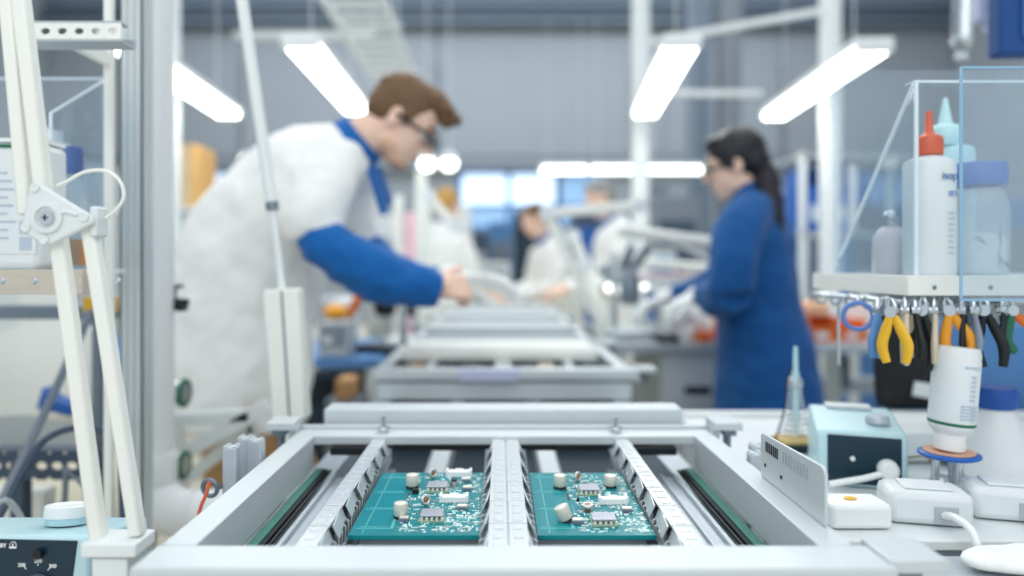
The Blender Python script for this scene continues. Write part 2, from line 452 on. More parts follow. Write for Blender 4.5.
st = thing('conveyor_stand', 'dark base with legs that carries the whole line of conveyor frames', 'stand', (0, 2.5, 0))
MB().box(-.30, .31, .6, 4.1, .79, .80).build('bottom_tray', navy, st)
for s in (-1, 1):
    x = .29 * s + .005
    MB().box(x - .02, x + .02, .6, 4.1, .80, .873).build('side_beam', alu2, st, bevel=.002)
    for y in (.7, 1.5, 2.3, 3.1, 3.9): MB().box(x - .02, x + .02, y - .02, y + .02, 0, .79).build('leg', alu2, st, bevel=.002)
for x in (-.115, .09):
    plabel(MB().box(x - .018, x + .018, .64, 4.0, .80, .84).build('inner_beam', alu, st, bevel=.003), 'light beam inside the tray')
for y in (1.9, 2.6): MB().box(-.25, .25, y, y + .1, .80, .87).build('cross_member', aludk, st)

# slotted plate on the right rail, extrusion ends, eye bolt and cord
sp = thing('slotted_plate', 'thin upright aluminium plate with a row of slots on the outer frame rail', 'plate', (.316, .765, .951))
m = MB()
pr = [(.3155, .680, .951), (.3155, .847, .951), (.3155, .847, .9985), (.3155, .843, 1.0025), (.3155, .688, 1.0075), (.3155, .682, 1.0045), (.3155, .680, .999)]
m.prism(pr, (.003, 0, 0)); m.build('plate', alu, sp, bevel=.0004)
m = MB()
for i in range(7): m.box(.3148, .3154, .828 - i * .0055, .8305 - i * .0055, .984, .996)
plabel(m.build('slots', black, sp), 'row of dark slots')
m = MB()
for i in range(9): m.box(.3148, .3154, .778 - i * .0075, .7805 - i * .0075, .984, .998)
plabel(m.build('slots', greyb, sp), 'row of pale slots')
for yy in (.832, .785):
    MB().cyl((.3145, yy, .967), (.3155, yy, .967), .0022, seg=12).build('screw_hole', black, sp)

def extrusion_end(x, y, z0, z1, label):
    t = thing('aluminium_profile', label, 'aluminium profile', (x, y, z0), 'upright aluminium profile ends beside the frame')
    m = MB().box(x - .009, x + .009, y - .009, y + .009, z0, z1)
    m.build('profile', alu2, t, bevel=.002)
    m = MB()
    for dx in (-.0055, .0055):
        for dy in (-.0055, .0055): m.cyl((x + dx, y + dy, z1), (x + dx, y + dy, z1 + .0015), .0032, seg=12)
    m.build('end_boss', alu, t, smooth=True)
for (x, y, zt, lb) in ((-.345, .90, .972, 'upright aluminium profile end by the eye bolt'), (-.325, .935, .972, 'middle upright aluminium profile end near the eye bolt'),
                       (-.347, .955, .970, 'rear upright aluminium profile end near the column side of the frame'), (.337, .925, .957, 'upright profile end just behind the slotted plate'), (.350, .955, .96, 'upright profile end behind the slotted plate, farther along the rail')):
    extrusion_end(x, y, .60, zt, lb)
tag(MB().box(-.36, -.31, .88, .98, 0.55, .5995).box(-.345, -.325, .9, .96, 0, .55).build('bracket_post', alu2, bevel=.002), 'aluminium post below the profile ends on the column side', 'post')
tag(MB().box(.325, .365, .90, .98, 0.55, .5995).box(.335, .355, .92, .96, 0, .55).build('bracket_post', alu2, bevel=.002), 'aluminium post below the profile ends on the bench side', 'post')
e = P(210, 488, .89)
eb = MB().ring(e, .0105, .0028, axis=V((0.25, 1, .1)), seg=28, ts=10)
eb.cyl(e + V((.011, 0, .001)), V((-.3542, e.y, e.z + .002)), .0032)
tag(eb.build('eye_bolt', aludk, smooth=True), 'grey steel eye bolt screwed into the profile end', 'eye bolt')
tag(MB().tube([e + V((.004, -.012, .012)), e + V((.002, -.016, -.002)), e + V((-.004, -.02, -.02)), e + V((-.008, -.022, -.05)), e + V((-.006, -.02, -.12)), e + V((-.006, .0, -.3))], .0024, 8, smoothed=True).build('orange_cord', redor, smooth=True), 'orange cord hanging from the eye bolt', 'cord')

# ------------------------------------------------------------------ circuit boards
HB = H - .9255
def B_(px, py): 
    d = HB * F / (py - CY)
    return V(((px - CX) / F * d, d, .9255))
def capacitor(t, p, r, h, tilt=None, tab=False):
    rot = Euler(tilt).to_matrix() if tilt else Matrix.Identity(3)
    b = MB().lathe([(r * 1.02, 0), (r * 1.02, h * .12), (r * .9, h * .2)], p, 20, rot); base = b.build('capacitor_base', black, t, smooth=True)
    c = MB().lathe([(r * .9, h * .16), (r, h * .22), (r, h * .94), (r * .93, h), (0, h)], p, 24, rot).build('capacitor', capm, t, smooth=True)
    c2 = MB().lathe([(r * .75, h * 1.001), (r * .7, h * 1.015), (0, h * 1.015)], p, 24, rot).build('capacitor_top', captop, c, smooth=True)
    if tab: MB().ring(p + V((r * 1.15, -.001, h * .55)), r * .35, r * .12, axis=V((0, 1, 0)), seg=16, ts=6).build('side_tab', capm, c, smooth=True)
def module(t, p, w=.0275, dp=.026):
    x, y, z = p
    b = MB().box(x - w / 2, x + w / 2, y - dp / 2, y + dp / 2, z, z + .0025).build('module_board', subst, t, bevel=.0003)
    k = MB()
    for i in range(5): k.box(x - w * .42 + i * w * .2, x - w * .42 + i * w * .2 + .0028, y - dp * .46, y - dp * .46 + .003, z + .0025, z + .005)
    k.build('module_parts', captop, b)
    MB().box(x - w * .45, x + w * .45, y - dp * .36, y + dp * .47, z + .0055, z + .0075).box(x - w * .3, x + w * .3, y - dp * .2, y + dp * .3, z + .0025, z + .0055).build('shield_lid', shield, b, bevel=.0006)
def connector(t, p, w=.03, dp=.013):
    x, y, z = p
    m = MB().box(x - w / 2, x + w / 2, y - dp / 2, y + dp / 2, z, z + .0065)
    for s in (-1, 1): m.box(x + s * w / 2 - .0016, x + s * w / 2 + .0016, y - dp / 2 - .001, y + dp / 2 + .001, z, z + .0085)
    m.box(x - w * .18, x + w * .18, y + dp / 2, y + dp / 2 + .0015, z, z + .0075)
    for i in range(7): m.box(x - w * .42 + i * w * .135, x - w * .42 + i * w * .135 + .0012, y - dp / 2 - .002, y - dp / 2, z, z + .0015)
    m.build('connector', white, t, bevel=.0005)
def chip(t, p, w=.012, dp=.009, m1=aludk, m2=captop):
    x, y, z = p
    b = MB().box(x - w / 2, x + w / 2, y - dp / 2, y + dp / 2, z, z + .0035)
    for s in (-1, 0, 1): b.box(x + s * w * .36 - .001, x + s * w * .36 + .001, y - dp / 2 - .0015, y + dp / 2 + .0015, z, z + .0018)
    c = b.build('chip', m1, t, bevel=.0003)
    MB().box(x - w * .44, x + w * .44, y - dp * .4, y + dp * .4, z + .0035, z + .005).build('chip_top', m2, c, bevel=.0003)
def coil(t, p, r=.006, flat=False):
    ax = V((0, 0, 1)) if flat else V((.5, -.8, .25)).normalized()
    pz = p + V((0, 0, r * (.8 if flat else 1.15)))
    m = MB().ring(pz, r * .72, r * .36, axis=ax, seg=24, ts=10).build('coil', solder, t, smooth=True)
    k = MB().ell(pz, (r * .42,) * 3, seg=10)
    if flat: k.cyl(p, pz, r * .5)
    else: k.cyl(p, pz, r * .25)
    k.build('coil_core', copper, m, smooth=True)
def round_part(t, p, r=.0062):
    m = MB().lathe([(r, 0), (r, .003), (r * .9, .006), (0, .006)], p, 20).build('round_switch', solder, t, smooth=True)
    MB().lathe([(r * .62, .006), (r * .6, .0085), (0, .0088)], p, 20).build('switch_cap', dpanel, m, smooth=True)
def make_board(x0, x1, y0, y1, label, left):
    z1 = .9255
    t = thing('circuit_board', label, 'circuit board', ((x0 + x1) / 2, (y0 + y1) / 2, z1 - .0045), 'circuit boards in the conveyor frame')
    MB().box(x0, x1, y0, y1, z1 - .0045, z1).build('board', pcbm, t, bevel=.0004)
    plabel(MB().box(x0 + .006, x1 - .002, y0 - .0006, y0, z1 - .0044, z1 - .0006).build('board_edge', pcbl2, t), 'darker front edge')
    zt = z1 + .0003
    m = MB(); g = MB()
    w = x1 - x0; L = y1 - y0
    for i in range(4):
        m.box(x0 + .004, x0 + w * .30, y0 + L * (.08 + .27 * i), y0 + L * (.08 + .27 * i) + .0022, z1, zt)
    for i in range(4): m.box(x0 + w * .06, x0 + w * .28, y0 + L * (.105 + .27 * i), y0 + L * (.105 + .27 * i) + .0013, z1, zt)
    for u in (.2, .62, .9): m.box(x0 + w * .33, x1 - w * .04, y0 + L * u, y0 + L * u + .0011, z1, zt)
    m.box(x0 + w * .1, x0 + w * .1 + .0012, y0 + .006, y1 - .006, z1, zt)
    m.box(x0 + w * .30, x0 + w * .30 + .0035, y0 + L * .08, y0 + L * .45, z1, zt)
    for i in range(3): MB().box(x0 + w * .13, x0 + w * .28, y0 + L * (.115 + .27 * i), y0 + L * (.31 + .27 * i), z1, zt).build('copper_pad', pcbl2, t)
    for i in range(16):
        a = x0 + w * random.uniform(.36, .85); b = y0 + L * random.uniform(.04, .93)
        l1 = random.uniform(.008, .03); l2 = random.uniform(.01, .04)
        g.box(a, min(a + l1, x1 - .004), b, b + .0008, z1, zt); m.box(a, a + .0008, b, min(b + l2, y1 - .004), z1, zt)
    m.build('copper_traces', pcbl, t); plabel(g.build('copper_traces', pcbl2, t), 'darker copper traces')
    sl = MB()
    for i in range(3): sl.box(x0 + w * .34, x0 + w * .34 + .0022, y0 + L * (.5 + .15 * i), y0 + L * (.5 + .15 * i) + .024, z1, z1 + .0006)
    plabel(sl.build('slot', black, t), 'dark slots through the board')
    q = MB(); q2 = MB()
    for i in range(330):
        a = x0 + w * (random.uniform(.34, .97)); b = y0 + L * random.uniform(.03, .97)
        lw, ll = random.choice(((.0062, .0013), (.0014, .0068), (.004, .002), (.003, .0028), (.008, .0013)))
        (q if i % 4 else q2).box(a, min(a + lw, x1 - .001), b, min(b + ll, y1 - .001), z1, z1 + random.choice((.0004, .0008, .0012)))
    for i in range(40):
        a = x1 - w * random.uniform(.03, .28); b = y0 + L * random.uniform(.03, .3)
        q.box(a, min(a + .003, x1 - .001), b, b + .0035, z1, z1 + .0006)
    a = q.build('small_marks', silk, t); a['kind'] = 'stuff'
    a = q2.build('small_solder_parts', solder, t); a['kind'] = 'stuff'
    return t
b1 = make_board(-.158, -.021, .724, .942, 'teal circuit board nearer the man, with a black round switch towards its rear', True)
capacitor(b1, B_(412.3, 487.5), .0079, .0165); capacitor(b1, B_(400.8, 517.5), .0078, .0165)
chip(b1, B_(404, 521), .011, .008); coil(b1, B_(433, 478.5)); coil(b1, B_(425.8, 506), .0062)
module(b1, B_(437.5, 490)); module(b1, B_(432, 519), .0275)
connector(b1, B_(459, 475.5), .031); connector(b1, B_(454, 501), .031)
round_part(b1, B_(454, 485.5)); chip(b1, B_(466.3, 481.5), .0125); chip(b1, B_(467.5, 490), .0125); chip(b1, B_(462.3, 509), .0125)
chip(b1, B_(415.6, 493), .008, .006, black, black)
b2 = make_board(.039, .162, .724, .942, 'teal circuit board nearer the slotted plate, one of its capacitors tilted', False)
capacitor(b2, B_(559.8, 488), .0078, .0165); capacitor(b2, B_(610.4, 487), .0078, .015, tab=True)
capacitor(b2, B_(567, 521), .0082, .0175, tilt=(0, R(-24), 0)); 
coil(b2, B_(578, 482), .006); coil(b2, B_(587.5, 511), .0075, True)
module(b2, B_(589, 493)); module(b2, B_(603.6, 523), .0285)
connector(b2, B_(613, 503), .031, .012); chip(b2, B_(577.5, 523), .0135); chip(b2, B_(627, 511.5), .0125); chip(b2, B_(577.8, 502), .003, .002, black, black)
for x0, x1 in ((-.165, -.012), (.03, .17)):
    pass
for b, (x0, x1), lb in ((0, (-.1485, -.02), 'grey support bar under the front edge of the board nearer the man'), (1, (.0385, .154), 'grey support bar under the front edge of the board by the slotted plate')):
    tag(MB().box(x0, x1, .728, .745, .9025, .9205).build('support_bar', aludk, bevel=.002), lb, 'bar', 'support bars under the boards')
# ------------------------------------------------------------------ column, pipe, arms, left shelf
t = thing('aluminium_column', 'tall grooved aluminium profile column in front of the white drain pipe', 'column', (-.634, 1.22, 0))
x0, x1, y0, y1 = -.652, -.613, 1.2, 1.239
m = MB().box(x0 + .003, x1 - .003, y0 + .003, y1 - .003, 0, 3.2)
for a, b in ((0, .011), (.0155, .0235), (.028, .039)):
    m.box(x0 + a, x0 + b, y0, y0 + .004, 0, 3.2); m.box(x1 - .004, x1, y0 + a, y0 + b, 0, 3.2); m.box(x0, x0 + .004, y0 + a, y0 + b, 0, 3.2)
m.build('profile', alu, t, bevel=.0008)
t = thing('drain_pipe', 'white plastic pipe with an elbow behind the aluminium column', 'pipe', (-.68, 1.36, 0))
px, pyy = -.678, 1.36
MB().cyl((px, pyy, .80), (px, pyy, 3.1), .042, seg=36).build('pipe', pvc, t, smooth=True)
m = MB().lathe([(.0465, .782), (.048, .785), (.048, .835), (.045, .842), (.042, .843)], (px, pyy, 0), 36)
m.build('collar', pvc, t, smooth=True)
pts, rs = [], []
for i in range(9):
    a = R(90 * i / 8)
    pts.append((px + .085 * (1 - math.cos(a)), pyy - .012 * i / 8, .785 - .06 * math.sin(a))); rs.append(.0455)
pts += [(px + .105, pyy - .014, .724)]; rs += [.0455]
MB().tube(pts, rs, 32, ref=V((0, 1, 0))).build('elbow', pvc, t, smooth=True)
m = MB().ring((px + .09, pyy - .013, .725), .0465, .003, axis=V((1, 0, 0)), seg=36)
m.tube([(px + .10, pyy - .014, .724), (px + .15, pyy - .014, .724), (px + .16, pyy - .014, .724)], [.049, .049, .043], 32, ref=V((0, 1, 0)))
m.build('elbow_socket', pvc, t, smooth=True)
MB().tube([(px + .15, pyy - .014, .724), (px + .19, pyy - .014, .70), (px + .20, pyy - .014, .62), (px + .20, pyy - .014, 0)], .040, 24, ref=V((0, 1, 0))).build('lower_pipe', pvc, t, smooth=True)

for (py, lb) in ((393, 'metal pipe fitting with dark green ring, the higher of two behind the pipe'), (465, 'metal pipe fitting with dark green ring, the lower of two behind the pipe')):
    c = P(176, py, 1.50)
    t = thing('pipe_fitting', lb, 'pipe fitting', c, 'green-ringed metal fittings')
    MB().cyl(c + V((-.03, 0, 0)), c + V((.014, 0, 0)), .026).cyl(c + V((-.05, 0, 0)), c + V((-.03, 0, 0)), .02).build('fitting', steel, t, smooth=True)
    MB().ring(c + V((.018, 0, 0)), .026, .0055, axis=V((1, 0, 0))).build('seal_ring', greeng, t, smooth=True)
    MB().cyl(c + V((.014, 0, 0)), c + V((.022, 0, 0)), .021).build('flange', steel, t, smooth=True)
c = P(176, 393, 1.50)
tag(MB().box(c.x - .075, c.x - .049, 1.48, 1.52, 0, c.z + .04).build('manifold_post', alu2, bevel=.002), 'aluminium post that carries the green-ringed pipe fittings', 'post')

# articulated lamp arm close to the camera
D = .70
t = thing('articulated_arm', 'white double-rod arm with a triangular joint plate, in front of the shelf with bottles', 'lamp arm', P(110, 532, D))
def rod(name, a, b, w, h, mt=warmw, Y0=D, Y1=None, par=None):
    p, q = P(*a, Y0), P(*b, Y1 or Y0)
    return MB().beam(p, q, w, h, ref=V((0, 1, 0))).build(name, mt, par or t, bevel=min(w, h) * .2)
rod('upper_rod', (2, -60), (27, 215), .0130, .012); rod('upper_rod', (14, -60), (45, 200), .0148, .014)
rod('lower_rod', (57, 225), (100, 545), .0145, .014); rod('lower_rod', (88, 215), (138, 535), .0135, .014)
cs = [P(45, 183, D), P(101, 217, D), P(103, 224, D), P(62, 245, D), P(54, 246, D), P(33, 233, D), P(32, 224, D), P(39, 188, D)]
pl = MB().prism([c + V((0, -.016, 0)) for c in cs], (0, .006, 0)).build('joint_plate', offw, t, bevel=.0025)
cc = P(58, 219, D) + V((0, -.016, 0))
Ry = Matrix.Rotation(R(90), 3, 'X')
m = MB().lathe([(.0155, 0), (.015, .003), (.011, .0035), (.0105, .001)], cc, 32, Ry)
for qx, qy in ((46, 189), (94, 218), (37, 228), (55, 240)): m.lathe([(.0048, 0), (.0045, .002), (.003, .0018), (0, .0012)], P(qx, qy, D) + V((0, -.016, 0)), 16, Ry)
m.tube([P(66, 214, D) + V((0, -.0165, 0)), P(78, 213, D) + V((0, -.0165, 0)), P(88, 216, D) + V((0, -.0165, 0))], .002, 8)
m.build('plate_embossing', offw, pl, smooth=True)
m = MB().lathe([(.0078, 0), (.0075, .004), (0, .0045)], cc, 8, Ry); b = m.build('joint_bolt', steel, pl, smooth=True)
MB().obox(cc + V((0, -.0047, 0)), (.006, .0006, .0013)).obox(cc + V((0, -.0047, 0)), (.0013, .0006, .006)).build('bolt_slot', black, b)
MB().obox(P(97, 222, D) + V((.002, 0, 0)), (.008, .02, .03)).build('rod_clip', offw, t, bevel=.002)
m = MB().tube([P(57, 186, D), P(66, 182, D), P(85, 172, D), P(105, 171, D), P(119, 180, D), P(124, 196, D), P(117, 209, D), P(106, 218, D)], .0018, 8, smoothed=True)
m.build('wire', warmw, t, smooth=True)
MB().box(-.408, -.354, .680, .720, .920, .934).box(-.400, -.365, .685, .715, .89, .918).build('arm_base', wpaint, t, bevel=.002)
tag(MB().box(-.40, -.365, .68, .72, 0, .889).build('arm_mount', alu2, bevel=.003), 'aluminium post under the foot of the double-rod arm', 'post')

t = thing('slim_lamp_stand', 'slim white lamp arm standing on a tall white box in front of the man', 'lamp arm', P(292, 418, 1.25))
D2 = 1.25
MB().tube([P(236, -40, D2), P(272, 205, D2)], .0105, 20).build('upper_rod', wpaint, t, smooth=True)
MB().tube([P(271.5, 202, D2), P(272.7, 210, D2)], .0112, 20).build('end_ring', aludk, t, smooth=True)
MB().tube([P(272, 205, D2), P(283, 295, D2)], .0065, 16).build('inner_rod', wpaint, t, smooth=True)
vs = [P(266, 290, D2), P(301, 288, D2), P(309, 417, D2), P(276, 420, D2)]
MB().prism([v + V((0, -.02, 0)) for v in vs], (0, .04, 0)).build('spring_box', warmw, t, bevel=.003)
vs = [P(284, 290, D2), P(286, 290, D2), P(294, 416, D2), P(292, 416, D2)]
MB().prism([v + V((0, -.0215, 0)) for v in vs], (0, .001, 0)).build('box_groove', aludk, t)
a = P(292, 421, D2)
MB().cyl((a.x, D2, .0), (a.x, D2, a.z), .012).build('post', wpaint, t, smooth=True)

# perforated bracket bar + white post
t = thing('perforated_bracket', 'white metal bracket bar with a row of oval holes, beside the column', 'bracket', P(78, 45, .97))
a, b = P(20, 23, .97), P(121, 39, .97)
m = MB(); n = 6; wd = (b.x - a.x) / n; hz = a.z - b.z
for i in range(n):      # plate with oval holes: each bay a strip with an ellipse cut
    cx = a.x + wd * (i + .72 - (.0)); 
    cx = a.x + wd * (i + .5)
    k = 24
    out, inn = [], []
    for j in range(k):
        an = 2 * math.pi * j / k; ca, sa = math.cos(an), math.sin(an)
        s_ = min(wd / 2 / max(abs(ca), 1e-6), hz / 2 / max(abs(sa), 1e-6))
        out.append((cx + ca * s_, (a.z + b.z) / 2 + sa * s_)); inn.append((cx + ca * .0065, (a.z + b.z) / 2 + sa * .0045))
    for j in range(k):
        j2 = (j + 1) % k
        m.prism([(out[j][0], .97, out[j][1]), (out[j2][0], .97, out[j2][1]), (inn[j2][0], .97, inn[j2][1]), (inn[j][0], .97, inn[j][1])], (0, .003, 0))
m.build('slotted_face', warmw, t)
MB().box(-.622, -.612, 1.0, 1.1005, b.z, b.z + .02).build('side_arm', warmw, t)
MB().box(a.x, b.x, .97, .99, a.z, a.z + .003).box(a.x, b.x, .97, 1.01, b.z - .003, b.z).box(a.x, b.x, 1.005, 1.01, b.z - .0, a.z - .012).build('flange', greyb, t)
tag(MB().box(-.624, -.611, 1.10, 1.112, 0, 3.2).build('white_post', warmw, bevel=.002), 'slim white upright post just behind the grooved column', 'post')

# left shelf
t = thing('bottle_shelf', 'shelf with a pale wooden edge holding the canister and blue-capped bottle', 'shelf', (-.9, .98, 1.17))
MB().box(-1.25, -.63, .94, 1.18, 1.192, 1.198).build('shelf_board', wpaint, t)
MB().box(-1.25, -.555, .93, .94, 1.166, 1.199).box(-.622, -.555, .94, .948, 1.166, 1.190).build('edge_strip', wood, t, bevel=.001)
for q in (2, 34, 118): 
    c = P(q, 281, .93)
    MB().lathe([(.0045, 0), (.003, .002), (0, .0025)], c, 14, Ry).build('screw', steel, t, smooth=True)
for x in (-1.2, -1.0): MB().box(x - .012, x + .012, 1.15, 1.175, 0, 1.19).build('bracket_leg', alu2, t)
def bottle_at(name, label, cat, prof, c, mt, seg=32, group=None, capprof=None, capm_=None, capname='cap', extra=None):
    t = thing(name, label, cat, c, group)
    MB().lathe([(0, 0)] + prof, c, seg).build('body', mt, t, smooth=True)
    if capprof: MB().lathe(capprof, c, seg).build(capname, capm_, t, smooth=True)
    return t
# canister
cx = P(22, 266, .96).x
t = thing('plastic_canister', 'large white plastic canister with printed label at the end of the shelf', 'canister', (cx, .98, 1.1985))
m = MB().box(cx - .037, cx + .033, .948, 1.012, 1.1985, 1.372); m.build('body', frost, t, bevel=.010)
m = MB().box(cx - .034, cx + .03, .952, 1.008, 1.3725, 1.378).cyl((cx, .98, 1.378), (cx, .98, 1.40), .018); m.build('screw_lid', white, t, smooth=True)
plabel(MB().box(cx - .036, cx + .0, .9465, .948, 1.364, 1.3685).build('stripe', greeng, t), 'thin green stripe')
lb = MB().box(cx - .03, cx + .028, .9465, .948, 1.22, 1.345).build('label', labelm, t)
for z in (1.225, 1.247, 1.275): MB().box(cx + .006, cx + .022, .9458, .9464, z, z + .018).build('label_box', labelg, lb)
m = MB()
for i in range(9): m.box(cx - .027, cx - .027 + random.uniform(.014, .028), .9458, .9464, 1.24 + i * .011, 1.243 + i * .011)
m.build('label_print', labelg, lb)
cx = P(46, 266, 1.13).x
t = thing('plastic_canister', 'second white canister with blue print, behind the arm joint', 'canister', (cx, 1.14, 1.1985))
MB().box(cx - .03, cx + .028, 1.115, 1.163, 1.1985, 1.405).build('body', frost, t, bevel=.009)
MB().lathe([(.018, .2075), (.018, .225), (0, .226)], (cx, 1.14, 1.1985), 24).build('cap', white, t, smooth=True)
text('CM', (cx + .012, 1.1145, 1.232), .022, printb, t)
cx = P(72, 266, 1.1).x
t = thing('reagent_bottle', 'glass bottle with blue cap and amber band beside the canisters', 'bottle', (cx, 1.1, 1.1985))
MB().lathe([(.022, 0), (.024, .003), (.024, .09), (.021, .118), (.013, .138), (.013, .145), (.0128, .148)], (cx, 1.1, 1.1985), 32).build('body', glassy, t, smooth=True)
MB().lathe([(.0155, .149), (.0160, .151), (.0160, .190), (.014, .192), (0, .192)], (cx, 1.1, 1.1985), 32).build('cap', bluec, t, smooth=True)
plabel(MB().lathe([(.0245, .006), (.0247, .008), (.0247, .045), (.0245, .046)], (cx, 1.1, 1.1985), 32).build('label', brownliq, t, smooth=True), 'amber label')
MB().lathe([(.008, 0), (.008, .001), (0, .0012)], (cx + .005, 1.075, 1.214), 20, Ry).build('sticker', lidb, t, smooth=True)
def sheet(name, label, pts, th, edge_ids, em=acredge, mt=acr, group=None, ew=.0032):
    pts = [V(p) for p in pts]; th = V(th)
    c = sum(pts, V()) / len(pts)
    t = thing(name, label, 'acrylic guard', (c.x, c.y, min(p.z for p in pts)), group)
    MB().prism(pts, th).build('sheet', mt, t)
    for i in edge_ids:
        a, b = pts[i], pts[(i + 1) % len(pts)]
        MB().beam(a + th / 2, b + th / 2, ew, ew, ref=V((.1, 1, .1))).build('painted_edge_glow', em, t)  # bright-coloured strip paints the glow along the sheet edge
    return t
a = P(45, 78, 1.168); b = P(106, 78, 1.168)
sheet('acrylic_guard', 'clear acrylic rear sheet behind the canisters and blue-capped bottle', [(a.x - .3, 1.17, 1.1985), (b.x + .0, 1.17, 1.1985), (b.x, 1.17, b.z), (a.x - .3, 1.17, a.z)], (0, .004, 0), (1, 2), group='acrylic guards')
xs = b.x + .004
sheet('acrylic_guard', 'clear acrylic side sheet with a sloping edge next to the column', [(xs, 1.168, 1.1985), (xs, 1.016, 1.1985), (xs, 1.016, P(0, 113, 1.016).z), (xs, 1.160, P(0, 79, 1.16).z), (xs, 1.168, P(0, 79, 1.16).z)], (.003, 0, 0), (1, 2, 4), group='acrylic guards')

# ---------------- hot plate box, front left
def control_box(loc, w, d, h, label, knob=True):
    x, y, z = loc
    t = thing('soldering_station', label, 'soldering station', loc, 'teal soldering stations')
    pr = [(x - w / 2, y, z), (x - w / 2, y, z + h * .93), (x - w / 2, y + .008, z + h), (x - w / 2, y + d, z + h), (x - w / 2, y + d, z)]
    MB().prism(pr, (w, 0, 0)).build('case', teal, t, bevel=.006)
    return t
x0, x1, ys, ye, zb0 = -.665, -.432, .735, .86, .80
t = thing('soldering_station', 'pale teal station with dark dial panel close below the double-rod arm', 'soldering station', ((x0 + x1) / 2, .8, zb0), 'teal soldering stations')
zf = 1.205 - 272 / 700 * .735
MB().prism([(x0, ys, zb0 + .001), (x0, ys, zf - .006), (x0, ys + .006, zf), (x0, ye, zf - .024), (x0, ye, zb0 + .001)], (x1 - x0, 0, 0)).build('case', teal, t, bevel=.005)
yp = .7335
q = lambda a, b: P(a, b, yp)
pn = MB().prism([q(-60, 640), q(64, 640), q(77, 541), q(-60, 538)], (0, .002, 0)).build('front_panel', dpanel, t, bevel=.002)
for a, b, s_ in ((22, 565, '200'), (38.5, 561, '250'), (53, 566, '300')):
    c = q(a, b); text(s_, (c.x, yp - .0004, c.z), .0052, white, pn, bold=.00014)
for a0, a1 in (((24.5, 566.5), (26.5, 569)), ((38.2, 563.5), (38.2, 565.5)), ((50.5, 567.5), (48, 570))):
    MB().beam(q(*a0), q(*a1), .0008, .0012, ref=V((0, 1, 0))).build('dial_mark', white, pn)
c = q(3.5, 545.5); text('BY', (c.x, yp - .0004, c.z), .0058, white, pn, bold=.00014)
c = q(13, 545); m = MB().box(c.x - .0036, c.x + .0036, yp - .0006, yp, c.z - .0034, c.z - .0016).box(c.x - .0006, c.x + .0006, yp - .0006, yp, c.z - .0016, c.z + .0018)
m.ring((c.x, yp, c.z), .0034, .0004, axis=V((0, 1, 0)), seg=20, ts=5); m.build('panel_symbol', white, pn)
MB().lathe([(.005, 0), (.0048, .006), (.0018, .0065), (0, .004)], q(40, 553), 20, Ry).build('socket', black, pn, smooth=True)
MB().lathe([(.013, 0), (.012, .008), (.010, .012), (0, .0125)], q(38, 586), 28, Ry).build('dial_knob', aludk, pn, smooth=True)
c = V((P(67, 524, .80).x, .80, zf - .011)); rt = Euler((R(-10.8), 0, 0)).to_matrix()
t = thing('round_tin', 'round white lidded tin on top of the teal station', 'tin', c)
MB().lathe([(0, 0.0012), (.0215, .0012), (.022, .002), (.022, .012)], c, 36, rt).build('tin', teal, t, smooth=True)
MB().lathe([(.0240, .009), (.0244, .010), (.0244, .021), (.0225, .0225), (.021, .0205), (0, .0205)], c, 36, rt).build('lid', white, t, smooth=True)
t = thing('side_bench', 'narrow steel side bench under the teal station with the tin', 'bench', (-.75, .8, 0))
MB().box(-1.3, -.425, .728, .90, .78, .80).build('worktop', alu2, t, bevel=.003)
for x in (-1.25, -.46):
    for y in (.76, .87): MB().box(x - .015, x + .015, y - .015, y + .015, 0, .78).build('leg', alu2, t)
# perforated dark bar (D 1.3)
t = thing('perforated_rail', 'dark grey steel rail with large oval holes under the shelf', 'rail', P(60, 480, 1.3))
a, b = P(-12, 452, 1.3), P(110, 480, 1.3)
m = MB(); n = 8; wd = (b.x - a.x) / n; hz = a.z - b.z
for i in range(n):
    cx = a.x + wd * (i + .5); k = 20; out, inn = [], []
    for j in range(k):
        an = 2 * math.pi * j / k; ca, sa = math.cos(an), math.sin(an)
        s_ = min(wd / 2 / max(abs(ca), 1e-6), hz / 2 / max(abs(sa), 1e-6))
        out.append((cx + ca * s_, (a.z + b.z) / 2 + sa * s_)); inn.append((cx + ca * .0105, (a.z + b.z) / 2 + sa * .007))
    for j in range(k):
        j2 = (j + 1) % k
        m.prism([(out[j][0], 1.3, out[j][1]), (out[j2][0], 1.3, out[j2][1]), (inn[j2][0], 1.3, inn[j2][1]), (inn[j][0], 1.3, inn[j][1])], (0, .003, 0))
m.build('slotted_face', darkg, t)
MB().box(a.x, b.x, 1.3, 1.34, a.z, a.z + .003).build('top_flange', darkg, t)
for x in (a.x + .05, b.x - .03): MB().box(x - .012, x + .012, 1.304, 1.33, 0, b.z + .03).build('leg', darkg, t)
for (q0, q1, lb) in (((92, 310, 1.32), (-20, 545, 1.22), 'long grey tube running diagonally behind the double-rod arm'),):
    tag(MB().tube([P(*q0), P(42, 418, 1.26), P(*q1)], .0075, 14, smoothed=True).build('grey_tube', greyc, smooth=True), lb, 'tube')
tag(MB().tube([P(-15, 545, 1.05), P(8, 500, 1.08), P(25, 468, 1.12), P(45, 440, 1.16), P(75, 428, 1.18), P(105, 432, 1.16), P(120, 448, 1.14), P(122, 480, 1.12), P(124, 560, 1.1)], .0055, 12, smoothed=True).build('grey_hose', darkg, smooth=True), 'dark grey hose curving in an arch over the perforated rail', 'hose')
tag(MB().tube([P(-20, 525, .98), P(5, 500, 1.0), P(25, 525, 1.02), P(40, 560, 1.0)], .0045, 10, smoothed=True).build('grey_hose', greyb, smooth=True), 'pale grey hose looping beside the teal station', 'hose')
tag(MB().tube([V((P(62, 560, 1.25).x, 1.25, 0)), P(62, 560, 1.25), P(66, 470, 1.25), P(105, 505, 1.25)], .006, 10).build('support_rod', aludk, smooth=True), 'bent dark rod under the perforated rail', 'rod')
